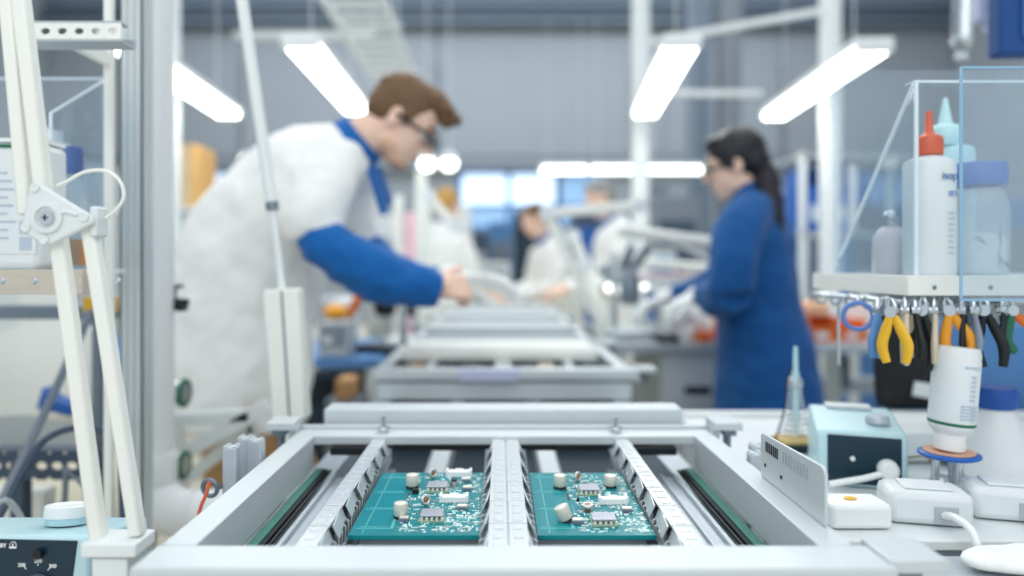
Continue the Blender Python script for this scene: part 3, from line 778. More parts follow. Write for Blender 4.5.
tag(MB().box(*sorted((P(-30, 0, 1.45).x, P(60, 0, 1.45).x)), 1.40, 1.44, P(0, 525, 1.45).z, P(0, 483, 1.45).z).build('white_board', warmw, bevel=.004), 'white panel seen below the perforated rail', 'panel')
# white shell chair with blue cloth
cc = P(55, 400, 1.75)
t = thing('shell_chair', 'white chair with a tall rounded shell back behind the double-rod arm', 'chair', (cc.x, 1.75, 0))
m = MB()
prf = []
for i in range(21):
    a = math.pi * i / 20
    prf.append((cc.x - .19 * math.cos(a) * (1 - .12 * math.sin(a)), math.sin(a) ** .55))
zb, zt = P(0, 412, 1.75).z, P(0, 322, 1.75).z
rows = []
for j in range(9):
    u = j / 8
    rows.append([(cc.x + (x - cc.x) * (1.0 - .15 * u * u), 1.62 + .10 * (1 - ((x - cc.x) / .2) ** 2) + .04 * u, zb + (zt - zb) * u * (.55 + .45 * s_)) for x, s_ in prf])
for j in range(8):
    for i in range(20):
        m.prism([rows[j][i], rows[j][i + 1], rows[j + 1][i + 1], rows[j + 1][i]], (0, .012, 0))
bmesh.ops.remove_doubles(m.bm, verts=m.bm.verts, dist=.0005)
m.build('back_shell', warmw, t, smooth=True)
MB().ell((cc.x, 1.93, zb - .01), (.17, .17, .035)).build('seat', warmw, t, smooth=True)
m = MB()
MB().cyl((cc.x, 1.93, .12), (cc.x, 1.93, zb - .03), .03).build('stem', alu2, t, smooth=True)
for k in range(5):
    a = R(72 * k + 20)
    MB().tube([(cc.x, 1.93, .13), (cc.x + .17 * math.cos(a), 1.93 + .17 * math.sin(a), .03)], .02, 10).build('leg', alu2, t, smooth=True)
c = P(62, 405, 1.612)
tag(MB().obox(c + V((0, 0, .0)), (.075, .05, .03), Matrix.Rotation(R(15), 3, 'Y')).prism([c + V((-.05, -.02, -.01)), c + V((-.035, -.02, .045)), c + V((.0, -.02, .01))], (0, .04, 0)).build('blue_cloth', bluep, remesh=.006), 'small folded blue cloth on the white chair', 'cloth')
tag(MB().box(*sorted((P(86, 0, 1.35).x, P(116, 0, 1.35).x)), 1.34, 1.36, P(0, 312, 1.35).z, P(0, 297, 1.35).z).build('hanging_tag', yell, bevel=.001), 'yellow tag under the bottle shelf beside the column', 'tag')
tag(MB().box(-1.35, P(122, 0, 1.4).x, 1.361, 1.42, P(0, 318, 1.4).z, P(0, 305, 1.4).z).box(-1.3, -1.26, 1.37, 1.41, 0, P(0, 318, 1.4).z).box(P(100, 0, 1.4).x, P(108, 0, 1.4).x, 1.37, 1.41, 0, P(0, 318, 1.4).z).build('cross_rail', aludk, bevel=.002), 'grey steel cross rail below the bottle shelf that carries the yellow tag', 'rail')

# black clamp + white frame, tan board between column and man
c = P(177, 300, 1.38)
t = thing('clamp', 'small black clamp between the column and the white coat', 'clamp', c + V((0, 0, -.03)))
m = MB().obox(c + V((0, 0, -.008)), (.034, .03, .024), Matrix.Rotation(R(8), 3, 'Y')).cyl(c + V((-.01, 0, .0)), c + V((-.006, 0, .028)), .007).cyl(c + V((.0, 0, -.004)), c + V((.024, 0, -.004)), .005)
m.build('clamp_body', black, t, bevel=.002)
MB().lathe([(.009, 0), (.009, .006), (0, .007)], c + V((.004, 0, .024)), 16).build('clamp_knob', black, t, smooth=True)
t = thing('steel_stand', 'white tubular stand with crossing bars beside the white coat hem', 'stand', P(225, 470, 1.6))
def bar(a, b, w=.03, D=1.6): MB().beam(P(*a, D), P(*b, D), w, .03, ref=V((0, 1, 0))).build('bar', wpaint, t, bevel=.004)
bar((168, 420), (252, 415), .03); bar((190, 450), (270, 405), .035); bar((185, 480), (255, 425), .03, 1.64); bar((178, 414), (183, 500), .02, 1.66); bar((252, 410), (258, 590), .02, 1.64); bar((180, 480), (180, 790), .02, 1.66)
# ------------------------------------------------------------------ right side: shelf, guards, bottles
zs = 1.190
t = thing('tool_shelf', 'white shelf holding the glue bottles, with a tool rail under its edge', 'shelf', (.9, 1.0, 1.15))
MB().box(.55, 1.25, .945, 1.22, zs - .005, zs).build('shelf_board', wpaint, t)
fe = MB().box(.545, 1.25, .935, .945, zs - .026, zs + .001).box(.545, .551, .945, 1.22, zs - .026, zs + .001); fe.build('edge_strip', warmw, t, bevel=.001)
m = MB()
for i in range(16):
    cpt = (.556 + (i - 5) * .045, .962, 1.150) if i > 4 else (.540, .975 + (4 - i) * .05, 1.150)
    MB().ring(cpt, .009, .0022, axis=V((1, .6, 0)), seg=16, ts=6).build('hook_ring', steel, t, smooth=True)
MB().tube([(.540, 1.21, 1.155), (.540, .975, 1.155), (.552, .962, 1.155), (1.25, .962, 1.155)], .004, 10, ref=V((0, 0, 1))).build('tool_rail', steel, t, smooth=True)
MB().box(.56, 1.25, 1.01, 1.02, 1.13, 1.1845).build('rail_backing', greyb, t)
for i in range(6):
    c = (.58 + i * .075, .934, zs - .015)
    MB().lathe([(.003, 0), (.002, .0015), (0, .002)], c, 12, Ry).build('screw', aludk, t, smooth=True)
for x in (1.05, 1.22): MB().box(x - .012, x + .012, 1.19, 1.215, .891, zs - .005).build('shelf_leg', wpaint, t)
def lprof(*p): return list(p)
# white bottle, red nozzle
c = V((P(929, 0, 1.0).x, 1.0, zs + .0005))
t = thing('glue_bottle', 'white squeeze bottle with a red-orange nozzle cap', 'bottle', c)
MB().lathe([(0, 0), (.031, 0), (.0335, .003), (.0335, .155), (.031, .163), (.016, .169), (.013, .171)], c, 40).build('body', white, t, smooth=True)
MB().lathe([(.0175, .171), (.0180, .173), (.0180, .193), (.0165, .197), (.008, .201), (.0055, .206), (.0045, .229), (.0032, .234), (0, .234)], c, 32).build('nozzle_cap', redor, t, smooth=True)
text('isop', c + V((.008, -.0341, .138)), .016, printb, t, rot=(R(90), 0, R(15)))
text('E72', c + V((.013, -.0338, .113)), .009, lidb, t, rot=(R(90), 0, R(15)), bold=.0002)
m = MB()
for i in range(8): m.box(c.x + .006, c.x + .006 + random.uniform(.006, .012), c.y - .0338, c.y - .0333, c.z + .03 + i * .008, c.z + .032 + i * .008)
plabel(m.build('small_print', labelg, t), 'pale lines of small print')
c = V((P(953, 0, 1.1).x, 1.1, zs + .0005))
t = thing('glue_bottle', 'pale cyan squeeze bottle with a long pointed nozzle', 'bottle', c)
MB().lathe([(0, 0), (.028, 0), (.030, .003), (.030, .190), (.027, .198), (.016, .202)], c, 36).build('body', cyanp, t, smooth=True)
MB().lathe([(.0215, .200), (.0225, .202), (.0225, .227), (.020, .232), (.010, .236), (.003, .277), (0, .278)], c + V((-.012, 0, 0)), 32).build('nozzle_cap', cyanp, t, smooth=True)
plabel(MB().box(c.x - .020, c.x - .009, c.y - .031, c.y - .0265, c.z + .10, c.z + .125).build('sticker', yell, t), 'small yellow sticker')
c = V((P(891, 0, 1.06).x, 1.06, zs + .0005))
t = thing('small_bottle', 'small pale pink bottle with a silver ball stopper', 'bottle', c)
MB().lathe([(0, 0), (.024, 0), (.0265, .003), (.0255, .055), (.016, .07), (.010, .073), (.010, .078)], c, 32).build('body', pinkp, t, smooth=True)
MB().ell(c + V((0, 0, .086)), (.0115, .0115, .0115), seg=20).lathe([(.012, .074), (.012, .080), (0, .08)], c, 24).build('stopper', steel, t, smooth=True)
c = V((P(988, 0, 1.0).x, 1.02, zs + .0005))
t = thing('wide_jar', 'wide clear jar with a dusty blue lid, dark sticks inside', 'jar', c)
MB().lathe([(0, 0), (.034, 0), (.038, .004), (.0385, .098), (.034, .116), (.029, .124), (.028, .129)], c, 40).build('body', glassy, t, smooth=True)
MB().lathe([(.0345, .129), (.036, .131), (.036, .159), (.034, .162), (0, .162)], c, 40).build('lid', lidb, t, smooth=True)
MB().lathe([(0, .002), (.033, .002), (.0345, .05), (.030, .06), (0, .062)], c, 30).build('contents', labelm, t, smooth=True)
MB().tube([c + V((-.022, -.030, .055)), c + V((.02, -.034, .012))], .0016, 8).build('stick', aludk, t, smooth=True)
MB().tube([c + V((.006, -.032, .012)), c + V((.010, -.032, .068))], .0016, 8).build('stick', aludk, t, smooth=True)
# guards
xg = P(915, 0, .95).x
sheet('acrylic_guard', 'clear acrylic side sheet with a sloping rear edge beside the small pink bottle', [(xg, .95, zs + .001), (xg, 1.18, zs + .001), (xg, 1.16, zs + .03), (xg, .955, P(0, 83, .95).z), (xg, .95, P(0, 83, .95).z)], (.003, 0, 0), (2, 4), group='acrylic guards', ew=.0042)
sheet('acrylic_guard', 'clear acrylic rear sheet behind the blue-lidded jar', [(xg + .004, 1.19, zs + .001), (1.25, 1.19, zs + .001), (1.25, 1.19, P(0, 70, 1.19).z), (xg + .004, 1.19, P(0, 70, 1.19).z)], (0, .003, 0), (), group='acrylic guards')
ztp = P(0, 83, .95).z
sheet('acrylic_guard', 'clear acrylic top sheet above the glue bottles', [(xg, .952, ztp + .001), (1.25, .952, ztp + .001), (1.25, .975, ztp + .001), (xg, .975, ztp + .001)], (0, 0, .003), (0,), group='acrylic guards')
xf = P(962, 0, .88).x; z0, z1 = P(0, 300, .88).z, P(0, 67, .88).z
sheet('acrylic_guard', 'clear acrylic front sheet with a pale blue edge, before the blue-lidded jar', [(xf, .88, z0), (1.2, .88, z0), (1.2, .88, z1), (xf, .88, z1)], (0, .004, 0), (2, 3, 0), em=acredgeb, group='acrylic guards', ew=.003)
MB().box(1.0, 1.02, .884, .9355, 1.168, 1.180).build('sheet_bracket', wpaint, bpy.data.objects['acrylic_guard.005'])
tag(MB().box(1.205, 1.23, .86, .934, z0, z1).build('guard_hinge', wpaint, bevel=.002), 'white hinge post that holds the front acrylic sheet to the shelf', 'post')

# hanging tools
def pliers(c, ang, m1, m2, L=.075, spread=.35, label='', twist=0):
    t = thing('pliers', label, 'pliers', (c[0], c[1], c[2]), 'pliers hanging from the tool rail')
    c = V(c)
    for s, mm in ((-1, m1), (1, m2)):
        w = spread * .05
        pts = [c + V((s * .002, s * .0015, -.002)), c + V((s * w * .55, s * .0015, -L * .3)), c + V((s * w, s * .0015, -L * .65)), c + V((s * w * .72, s * .0015, -L))]
        MB().tube(pts, [(.0035, .0045), (.004, .0066), (.0045, .0070), (.0035, .0052)], 14, ref=V((0, 1, 0)), smoothed=True).build('handle', mm, t, smooth=True)
    m = MB().cyl(c + V((0, -.005, .004)), c + V((0, .005, .004)), .0075, seg=20)
    for s in (-1, 1): m.tube([c + V((s * .004, 0, .004)), c + V((s * .004, 0, .014)), c + V((s * .001, 0, .022))], [.0042, .0036, .0015], 10)
    m.build('jaws', steel, t, smooth=True)
    t.rotation_euler = Euler((0, ang, twist))
    return t
tl = [(878, 10, bluel, bluel, .06, 'pliers with light blue handles, first on the tool rail from the woman'), (892, -8, yell, yell, .062, 'pliers with bright yellow handles on the tool rail'),
      (905, 4, beige, beige, .068, 'pliers with beige handles beside the yellow ones'), (922, 5, black, black, .075, 'black-handled pliers beside the beige ones'),
      (934, 2, beige, beige, .066, 'beige-handled pliers between black and amber ones'), (950, -22, amber, amber, .06, 'pliers with amber handles on the tool rail'),
      (962, -14, black, black, .062, 'black-handled pliers crossing the amber ones'), (985, -12, black, black, .072, 'long black pliers over the light blue panel'),
      (1003, -8, black, black, .066, 'black pliers next to the dark green handle'),
      (914, 6, black, beige, .06, 'pliers with one black and one beige handle between the beige and black ones'), (972, 3, greyc, greyc, .055, 'grey-handled pliers behind the leaning inverted bottle')]
for i, (px, an, a, b, L, lb) in enumerate(tl):
    Y = .957 if px > 900 else .524 * 700 / (px - 500) - .01
    p = P(px, 0, Y - .014); pliers((p.x, Y - .014, 1.140), R(an * .6), a, b, L, .30, lb, twist=R((35, -50, 60, -40, 55, -25, 50, -45, 40, 80, 80)[i]))
p = P(1012, 308, .946); pliers((p.x, .946, 1.140), R(-20), greeng, oran, .05, .4, 'pliers with one green and one orange handle at the end of the rail')
t = thing('tape_ring', 'light blue ring hanging at the end of the tool rail near the woman', 'ring', P(860, 335, 1.0))
MB().ring(P(858, 316, 1.0), .019, .0035, axis=V((.5, 1, 0))).build('ring', lidb, t, smooth=True)
MB().tube([P(858, 303, 1.0), P(859, 297, 1.015)], .002, 8).build('hanger', steel, t, smooth=True)
for q, l, lb in ((838, 365, 'thin steel rod hanging below the tool shelf corner'),):
    tag(MB().tube([P(q, 300, 1.1), P(q + 1, l, 1.1)], .0025, 8).build('hanging_rod', steel, smooth=True), lb, 'rod')

# right bench
zb = .89
t = thing('work_bench', 'white-topped work bench under the tool shelf, carrying the adapters and stations', 'bench', (.9, 1.1, 0))
MB().box(.37, 1.6, .80, 1.47, zb - .012, zb).build('worktop', offw, t, bevel=.002)
MB().box(.37, 1.6, .806, .82, zb - .04, zb - .012).build('edge_rail', aludk, t)
for i in range(3):
    x = .40 + i * .4
    d = MB().box(x, x + .37, .81, .822, .60, zb - .045).build('drawer', cabg, t, bevel=.002)
    MB().tube([(x + .1, .80, .80), (x + .27, .80, .80)], .005, 10).build('handle', aludk, d, smooth=True)
MB().box(.38, 1.6, .823, 1.45, .58, zb - .041).build('carcass', cabg, t)
for x in (.40, 1.57):
    for y in (.85, 1.42): MB().box(x - .02, x + .02, y - .02, y + .02, 0, .58).build('leg', wpaint, t)
MB().box(.37, 1.6, 1.44, 1.46, zb, zb + .012).build('rear_lip', white, t, bevel=.002)
def soft(name, label, cat, x0, x1, y0, y1, z0, z1, mt, bev, group=None): 
    t = thing(name, label, cat, ((x0 + x1) / 2, (y0 + y1) / 2, z0), group)
    MB().box(x0, x1, y0, y1, z0, z1).build('case', mt, t, bevel=bev)
    return t
# white box near slotted plate
t = soft('white_box', 'low white plastic box with a yellow mark beside the slotted plate', 'box', .393, .466, .828, .875, zb + .001, zb + .031, white, .006)
MB().ell((.425, .85, zb + .032), (.008, .006, .0012)).build('mark', yell, t, smooth=True)
def adapter(c0, c1, yy, label):
    cx = (c0 + c1) / 2; ww = (c1 - c0)
    t = thing('power_adapter', label, 'power adapter', (cx, yy, zb + .001), 'white power adapters')
    MB().box(c0, c1, yy - .03, yy + .03, zb + .001, zb + .041).build('case', offw, t, bevel=.009)
    MB().box(c0 + .02, c1 - .02, yy - .018, yy + .018, zb + .041, zb + .0445).build('top_rib', offw, t, bevel=.002)
    MB().box(cx + .002, cx + .028, yy - .0315, yy - .030, zb + .006, zb + .026).build('socket_plate', greyb, t, bevel=.0005)
    MB().tube([(cx + .013, yy - .031, zb + .016), (cx + .018, yy - .050, zb + .020), (cx + .024, yy - .080, zb + .014), (cx + .026, yy - .094, zb - .02), (cx + .026, yy - .096, zb - .1)], .0046, 12, smoothed=True).build('cable', white, t, smooth=True)
    t.rotation_euler.z = -math.atan2(cx, yy) * .42
    return t
adapter(.478, .572, .868, 'white power adapter standing below the upside-down bottle'); adapter(.590, .684, .880, 'white power adapter below the blue-capped wash bottle')
# upside-down bottle on blue-rimmed stand
c = V((P(949, 0, .93).x, .93, zb + .001))
t = thing('flux_stand', 'small metal stand with a blue-rimmed copper plate under the inverted bottle', 'stand', c)
m = MB()
for a in (45, 165, 285): MB().cyl(c + V((.016 * math.cos(R(a)), .016 * math.sin(R(a)), 0)), c + V((.016 * math.cos(R(a)), .016 * math.sin(R(a)), .060)), .005).build('leg', steel, t, smooth=True)
MB().lathe([(0, .060), (.034, .060), (.037, .062), (.037, .0645), (.034, .066)], c, 36).build('blue_rim', bluep, t, smooth=True)
MB().lathe([(0, .0665), (.031, .0665), (.031, .0675), (0, .0685)], c, 36).build('copper_plate', mat('pale_copper', '#d8a98c', .4, .2), t, smooth=True)
c2 = c + V((0, 0, .0695)); rt = Euler((0, R(5), 0)).to_matrix()
t = thing('inverted_bottle', 'upside-down white bottle with printed label and a thin green line, leaning slightly', 'bottle', c2)
MB().lathe([(0, 0), (.018, 0), (.019, .002), (.018, .016), (.020, .024)], c2, 32, rt).build('cap', white, t, smooth=True)
MB().lathe([(.020, .022), (.0265, .030), (.0275, .034), (.0275, .128), (.025, .136), (0, .137)], c2, 40, rt).build('body', frost, t, smooth=True)
plabel(MB().lathe([(.0277, .034), (.0279, .035), (.0279, .037), (.0277, .038)], c2, 40, rt).build('stripe', greeng, t, smooth=True), 'thin green line')
lb = MB().lathe([(.0277, .040), (.0279, .041), (.0279, .118), (.0277, .119)], c2, 40, rt).build('label', labelm, t, smooth=True)
m = MB()
for i in range(5): 
    m.obox(c2 + rt @ V((.004, -.0278, .045 + i * .0042)), (.022, .0014, .0022), rt)
for i in range(6): m.obox(c2 + rt @ V((.006, -.0276, .070 + i * .006)), (.007, .0012, .003), rt)
m.obox(c2 + rt @ V((.004, -.0278, .112)), (.020, .0012, .003), rt)
m.build('label_print', labelg, lb)
# wash bottle with blue cap
c = V((P(996, 0, 1.05).x, 1.055, zb + .001))
t = thing('wash_bottle', 'squat clear plastic bottle with a royal blue screw cap behind the adapters', 'bottle', c)
MB().lathe([(0, 0), (.055, 0), (.058, .004), (.055, .03), (.030, .092), (.026, .10)], c, 36).build('body', frost, t, smooth=True)
m = MB().lathe([(.029, .100), (.0305, .102), (.0305, .128), (.029, .131), (0, .131)], c, 36)
for k in range(30):
    a = R(12 * k); m.box(c.x + .0303 * math.cos(a) - .0006, c.x + .0303 * math.cos(a) + .0006, c.y + .0303 * math.sin(a) - .0006, c.y + .0303 * math.sin(a) + .0006, c.z + .103, c.z + .127)
m.build('cap', bluec, t, smooth=True)
# teal hot plate box
x, y, z = .516, .985, zb
w, h = .116, .078
t = thing('soldering_station', 'pale teal station with dark front and a silver knob on its sloping top', 'soldering station', (x, y + .02, z), 'teal soldering stations')
pr = [(x - w / 2, y, z + .001), (x - w / 2, y, z + h * .88), (x - w / 2, y + .006, z + h), (x - w / 2, y + .10, z + h + .012), (x - w / 2, y + .14, z + h + .012), (x - w / 2, y + .14, z + .001)]
MB().prism(pr, (w, 0, 0)).build('case', teal, t, bevel=.004)
pn = MB().box(x - .044, x + .050, y - .002, y - .0, z + .006, z + .074).build('front_panel', dpanel, t, bevel=.002)
MB().lathe([(.0035, 0), (.003, .004), (0, .005)], (x - .012, y - .002, z + .042), 16, Ry).build('indicator', white, pn, smooth=True)
MB().lathe([(.014, 0), (.0135, .012), (.010, .016), (0, .017)], (x + .032, y - .002, z + .031), 28, Ry).build('plug', white, pn, smooth=True)
MB().tube([(x + .028, y - .012, z + .028), (x, y - .02, z + .020), (x - .045, y - .035, z + .012)], .0045, 12).build('plug_cable', white, pn, smooth=True)
MB().lathe([(.016, 0), (.016, .008), (.014, .0105), (0, .011)], (x + .028, y + .05, z + h + .006), 28).build('top_knob', alu2, t, smooth=True)
MB().box(x - .035, x + .03, y + .105, y + .135, z + h + .0125, z + h + .018).build('top_plate', offw, t, bevel=.002)
tag(MB().tube([(.575, .955, zb + .02), (.60, .945, zb + .03), (.59, .93, zb + .006), (.56, .94, zb + .006)], .003, 10, smoothed=True).build('white_cable', white, smooth=True), 'white cable lying between the dark-fronted station and the adapter', 'cable')
tag(MB().tube([(.583, 1.0, zb + .04), (.588, .96, zb + .05), (.584, .93, zb + .02), (.575, .92, zb + .003)], .0012, 8, smoothed=True).build('thin_wire', brownc, smooth=True), 'thin brown wire standing up beside the station', 'wire')
t.rotation_euler.z = -R(19)
# spring iron holder
c = V((P(795, 0, 1.2).x, 1.2, zb))
t = thing('iron_holder', 'soldering iron in a conical spring holder in front of the blue coat', 'soldering iron holder', c)
MB().box(c.x - .04, c.x + .035, c.y - .035, c.y + .035, zb + .001, zb + .012).build('base', dpanel, t, bevel=.003)
MB().box(c.x - .032, c.x + .028, c.y - .03, c.y + .02, zb + .012, zb + .022).build('sponge', sponge, t, bevel=.004)
pts = []
for i in range(161):
    u = i / 160; a = u * 2 * math.pi * 10; r = .025 - .015 * u
    pts.append((c.x + r * math.cos(a), c.y + r * math.sin(a), zb + .022 + .082 * u))
MB().tube(pts, .0011, 6).build('spring', steel, t, smooth=True)
MB().lathe([(.011, 0), (.0125, .003), (.0125, .014), (.009, .018)], c + V((0, 0, .104)), 24).build('collar', alu2, t, smooth=True)
MB().lathe([(0, .02), (.004, .024), (.006, .05), (.0075, .10), (.007, .125), (.0045, .135), (.0035, .165), (.003, .175), (0, .176)], c + V((.001, 0, 0)), 20).build('soldering_iron', cyanp, t, smooth=True)
MB().tube([c + V((-.004, 0, .14)), c + V((-.015, -.005, .12)), c + V((-.022, -.01, .07)), c + V((-.045, -.02, .01))], .0016, 8, smoothed=True).build('iron_cable', black, t, smooth=True)
# things behind on that bench
t = soft('white_tray', 'long shallow white tray along the back of the bench', 'tray', .60, .98, 1.22, 1.40, zb + .001, zb + .022, white, .006)
t = soft('white_tray', 'curved stack of white trays behind the adapter', 'tray', .62, .76, 1.10, 1.19, zb + .001, zb + .05, offw, .014)
t = soft('white_box', 'small white carton on the tray in front of the light blue panel', 'box', .885, .945, 1.29, 1.33, zb + .0225, zb + .055, white, .003)
tag(MB().box(.36, .66, .70, .775, .858, .885).build('sheet_metal_tray', greyb, bevel=.006), 'grey metal tray low beside the bench drawers', 'tray')
tag(MB().box(.38, .40, .71, .73, 0, .8575).build('tray_post', greyb, bevel=.002), 'post under the grey metal tray', 'post')
m = MB().ell((.535, .735, .896), (.05, .03, .010), seg=20); m.ell((.505, .728, .898), (.025, .02, .009)); m.ell((.56, .742, .899), (.03, .02, .009))
tag(m.build('white_cloth', glove, remesh=.004), 'crumpled white cloth on the grey metal tray', 'cloth')
t = tag(MB().box(.835, 2.0, 1.52, 1.55, .0, 1.075).build('partition_panel', bluel, bevel=.004), 'light blue partition panel behind the bench', 'panel')
# dark bag
c = V((P(902, 0, 1.5).x, 1.5, 0))
t = thing('dark_bag', 'black bag hanging behind the pliers', 'bag', (c.x, 1.49, P(0, 412, 1.5).z))
MB().tube([(c.x, 1.485, .905), (c.x, 1.485, .93), (c.x, 1.485, .99), (c.x - .005, 1.485, 1.08), (c.x - .005, 1.485, 1.13)], [(.06, .02), (.065, .03), (.068, .03), (.058, .025), (.04, .015)], 20, ref=V((1, 0, 0)), smoothed=True).build('bag', rubber, t, smooth=True)
MB().ring((c.x, 1.485, 1.14), .02, .004, axis=V((0, 1, 0))).build('bag_loop', rubber, t, smooth=True)
plabel(MB().obox((c.x + .022, 1.449, .945), (.055, .004, .03), Matrix.Rotation(R(10), 3, 'Y')).build('tag', white, t), 'white tag')
# upper right: duct, blue panel
t = thing('hanging_duct', 'silver duct hanging from above near the top corner', 'duct', P(963, 50, 2.0))
MB().cyl(P(963, 38, 2.0), P(966, -60, 2.0), .03).build('duct', steel, t, smooth=True)
MB().ell(P(963, 40, 2.0), (.031, .031, .031)).build('duct_end', steel, t, smooth=True); MB().ell(P(963, 57, 2.0), (.018, .018, .018)).build('duct_tip', steel, t, smooth=True)
MB().cyl(P(966, -60, 2.0), P(966, -260, 2.0), .03).build('duct_riser', steel, t, smooth=True)
t = thing('hanging_board', 'dark blue panel with a lighter front hanging at the upper edge of the view', 'holder', P(1030, 54, 1.35))
MB().box(P(1001, 0, 1.35).x, P(1070, 0, 1.35).x, 1.35, 1.39, P(0, 54, 1.35).z, 2.2).build('panel', mat('deep_blue_panel', '#0e4585', .5), t, bevel=.006)
MB().box(P(1021, 0, 1.35).x, P(1066, 0, 1.35).x, 1.344, 1.349, P(0, 38, 1.35).z, 2.15).build('front_plate', mat('mid_blue_panel', '#3d6fb4', .5), t, bevel=.003)
t = thing('hanging_cover', 'rounded lavender white cover beside the dark blue panel', 'cover', P(990, 32, 1.5))
MB().box(P(976, 0, 1.5).x, P(1000, 0, 1.5).x, 1.48, 1.52, P(0, 24, 1.5).z, 2.2).build('cover', lav, t, bevel=.012)
MB().box(P(984, 0, 1.5).x, P(1000, 0, 1.5).x, 1.49, 1.51, P(0, 33, 1.5).z, P(0, 24, 1.5).z + .02).build('lower_lip', lav, t, bevel=.008)

# ------------------------------------------------------------------ hanging lamps
def hlamp(x0, y0, x1, y1, label, z=2.0, w=.135, group='bench lamps hanging along the line', mt=lampm, rods=1.2):
    c = V(((x0 + x1) / 2, (y0 + y1) / 2, z))
    d = V((x1 - x0, y1 - y0, 0)); L = d.length; d.normalize()
    a = math.atan2(-d.x, d.y); rt = Matrix.Rotation(a, 3, 'Z')
    t = thing('hanging_lamp', label, 'lamp', c, group)
    MB().obox(c + V((0, 0, .022)), (w, L, .028), rt).build('housing', wpaint, t, bevel=.004)
    for s in ((-1, 0, 1) if w > .1 else (0,)):
        o = rt @ V((s * w * .29, 0, 0))
        MB().tube([c + o - d * L * .49 + V((0, 0, -.008)), c + o + d * L * .49 + V((0, 0, -.008))], w * .13 if w > .1 else w * .35, 12).build('lamp_tube', mt, t, smooth=True)
    MB().obox(c - d * L / 2 + V((0, 0, .005)), (w, .02, .055), rt).build('end_cap', wpaint, t, bevel=.008)
    MB().obox(c + d * L / 2 + V((0, 0, .005)), (w, .02, .055), rt).build('end_cap', wpaint, t, bevel=.008)
    if rods:
        for s in (-1, 1):
            p = c + d * L * .35 * s + V((0, 0, .036)); MB().cyl(p, p + V((0, 0, rods)), .002, seg=8).build('suspension_rod', wpaint, t, smooth=True)
    return t
hlamp(-.715, 2.5, -.735, 3.58, 'lamp with bright tubes right above the head of the leaning man', rods=.54)
hlamp(-1.345, 2.45, -1.425, 3.68, 'bright lamp beyond the grooved column, above the back of the man')
hlamp(.655, 2.5, .76, 3.66, 'bright lamp by the tall white post, between the two workers')
hlamp(1.365, 2.55, 1.455, 3.72, 'bright lamp above the ponytailed woman')
P57 = lambda px: (px - CX) / F * 5.75
for a, b, lb in ((541, 587, 'first small far lamp in the row over the far benches, nearest the bright window'), (590, 638, 'middle far lamp of the row over the far benches'), (643, 702, 'far lamp of the row, just before the face of the woman')):
    hlamp(P57(a), 5.75, P57(b), 5.75, lb, z=2.0, w=.09, group='far lamps', mt=lampf)
for a, lb in ((427, 'round far lamp spot close to the chin of the man'), (449, 'round far lamp spot next to the bright window')):
    c = P(a, 164, 5.8)
    t = thing('spot_lamp', lb, 'lamp', c, 'round far spots')
    MB().ell(c, (.066, .05, .055)).build('bulb', lampf, t, smooth=True)
    MB().lathe([(.07, .03), (.05, .08), (.02, .10), (0, .10)], c, 20).build('shade', wpaint, t, smooth=True)
    MB().cyl(c + V((0, 0, .1)), c + V((0, 0, 1.6)), .004).build('rod', wpaint, t, smooth=True)
c = P(246, 162, 5.8); t = thing('spot_lamp', 'round far lamp spot behind the shoulder of the man', 'lamp', c, 'round far spots')
MB().ell(c, (.05, .05, .05)).build('bulb', lampf, t, smooth=True); MB().lathe([(.06, .03), (.04, .08), (0, .09)], c, 20).build('shade', wpaint, t, smooth=True); MB().cyl(c + V((0, 0, .08)), c + V((0, 0, 1.6)), .004).build('rod', wpaint, t, smooth=True)
# posts
for px, Y, w, lb in ((640, 3.9, .085, 'tall white perforated post between the far lamp row and the woman'), (830, 3.42, .085, 'tall white post behind the acrylic shelf guard'), (171, 3.4, .07, 'tall white post between the column and the man')):
    x = P(px, 0, Y).x
    t = thing('lamp_post', lb, 'post', (x, Y, 0), 'tall white posts')
    MB().box(x - w / 2, x + w / 2, Y - .03, Y + .03, 0, 3.6).build('post', wpaint, t, bevel=.005)
    m = MB()
    for k in range(60): m.box(x + w * .18, x + w * .32, Y - .0308, Y - .03, .9 + k * .042, .92 + k * .042)
    plabel(m.build('slots', greyb, t), 'row of small slots')
for z0, z1, lb in ((72, 54, 'upper thin white rail between the two tall posts'), ):
    a, b = P(649, 44, 3.88), P(822, 44, 3.4)
    tag(MB().beam(V((a.x, a.y, 2.44)), V((b.x, b.y, 2.44)), .03, .03).build('cross_rail', wpaint, bevel=.003), lb, 'rail')
a = P(649, 92, 3.88); tag(MB().box(.86, 1.45, 3.86, 3.90, 2.14, 2.17).build('cross_rail', wpaint, bevel=.003), 'lower thin white rail beside the tall perforated post', 'rail')
tag(MB().box(-1.9, -.9, 5.0, 5.05, 2.83, 2.88).build('cross_rail', wpaint, bevel=.003), 'thin pale rail high behind the lamps over the man', 'rail')
# cable tray
t = thing('cable_tray', 'perforated metal cable tray running overhead towards the head of the man', 'cable tray', (-.95, 5.2, 2.6))
for x in (-.93, -.61): MB().beam(V((x, 3.1, 2.63)), V((x - .045, 5.4, 2.63)), .02, .07).build('side_rail', wpaint, t, bevel=.003)
for k in range(12):
    y = 3.15 + k * .19; x = -.92 - .045 * (y - 3.2) / 2.3
    MB().box(x, x + .31, y, y + .10, 2.60, 2.61).build('rung', wpaint, t)
for y in (3.3, 4.3, 5.3):
    MB().cyl((-.78, y, 2.67), (-.78, y, 3.8), .006, seg=8).box(-1.0, -.6, y - .015, y + .015, 2.666, 2.68).build('hanger', wpaint, t)
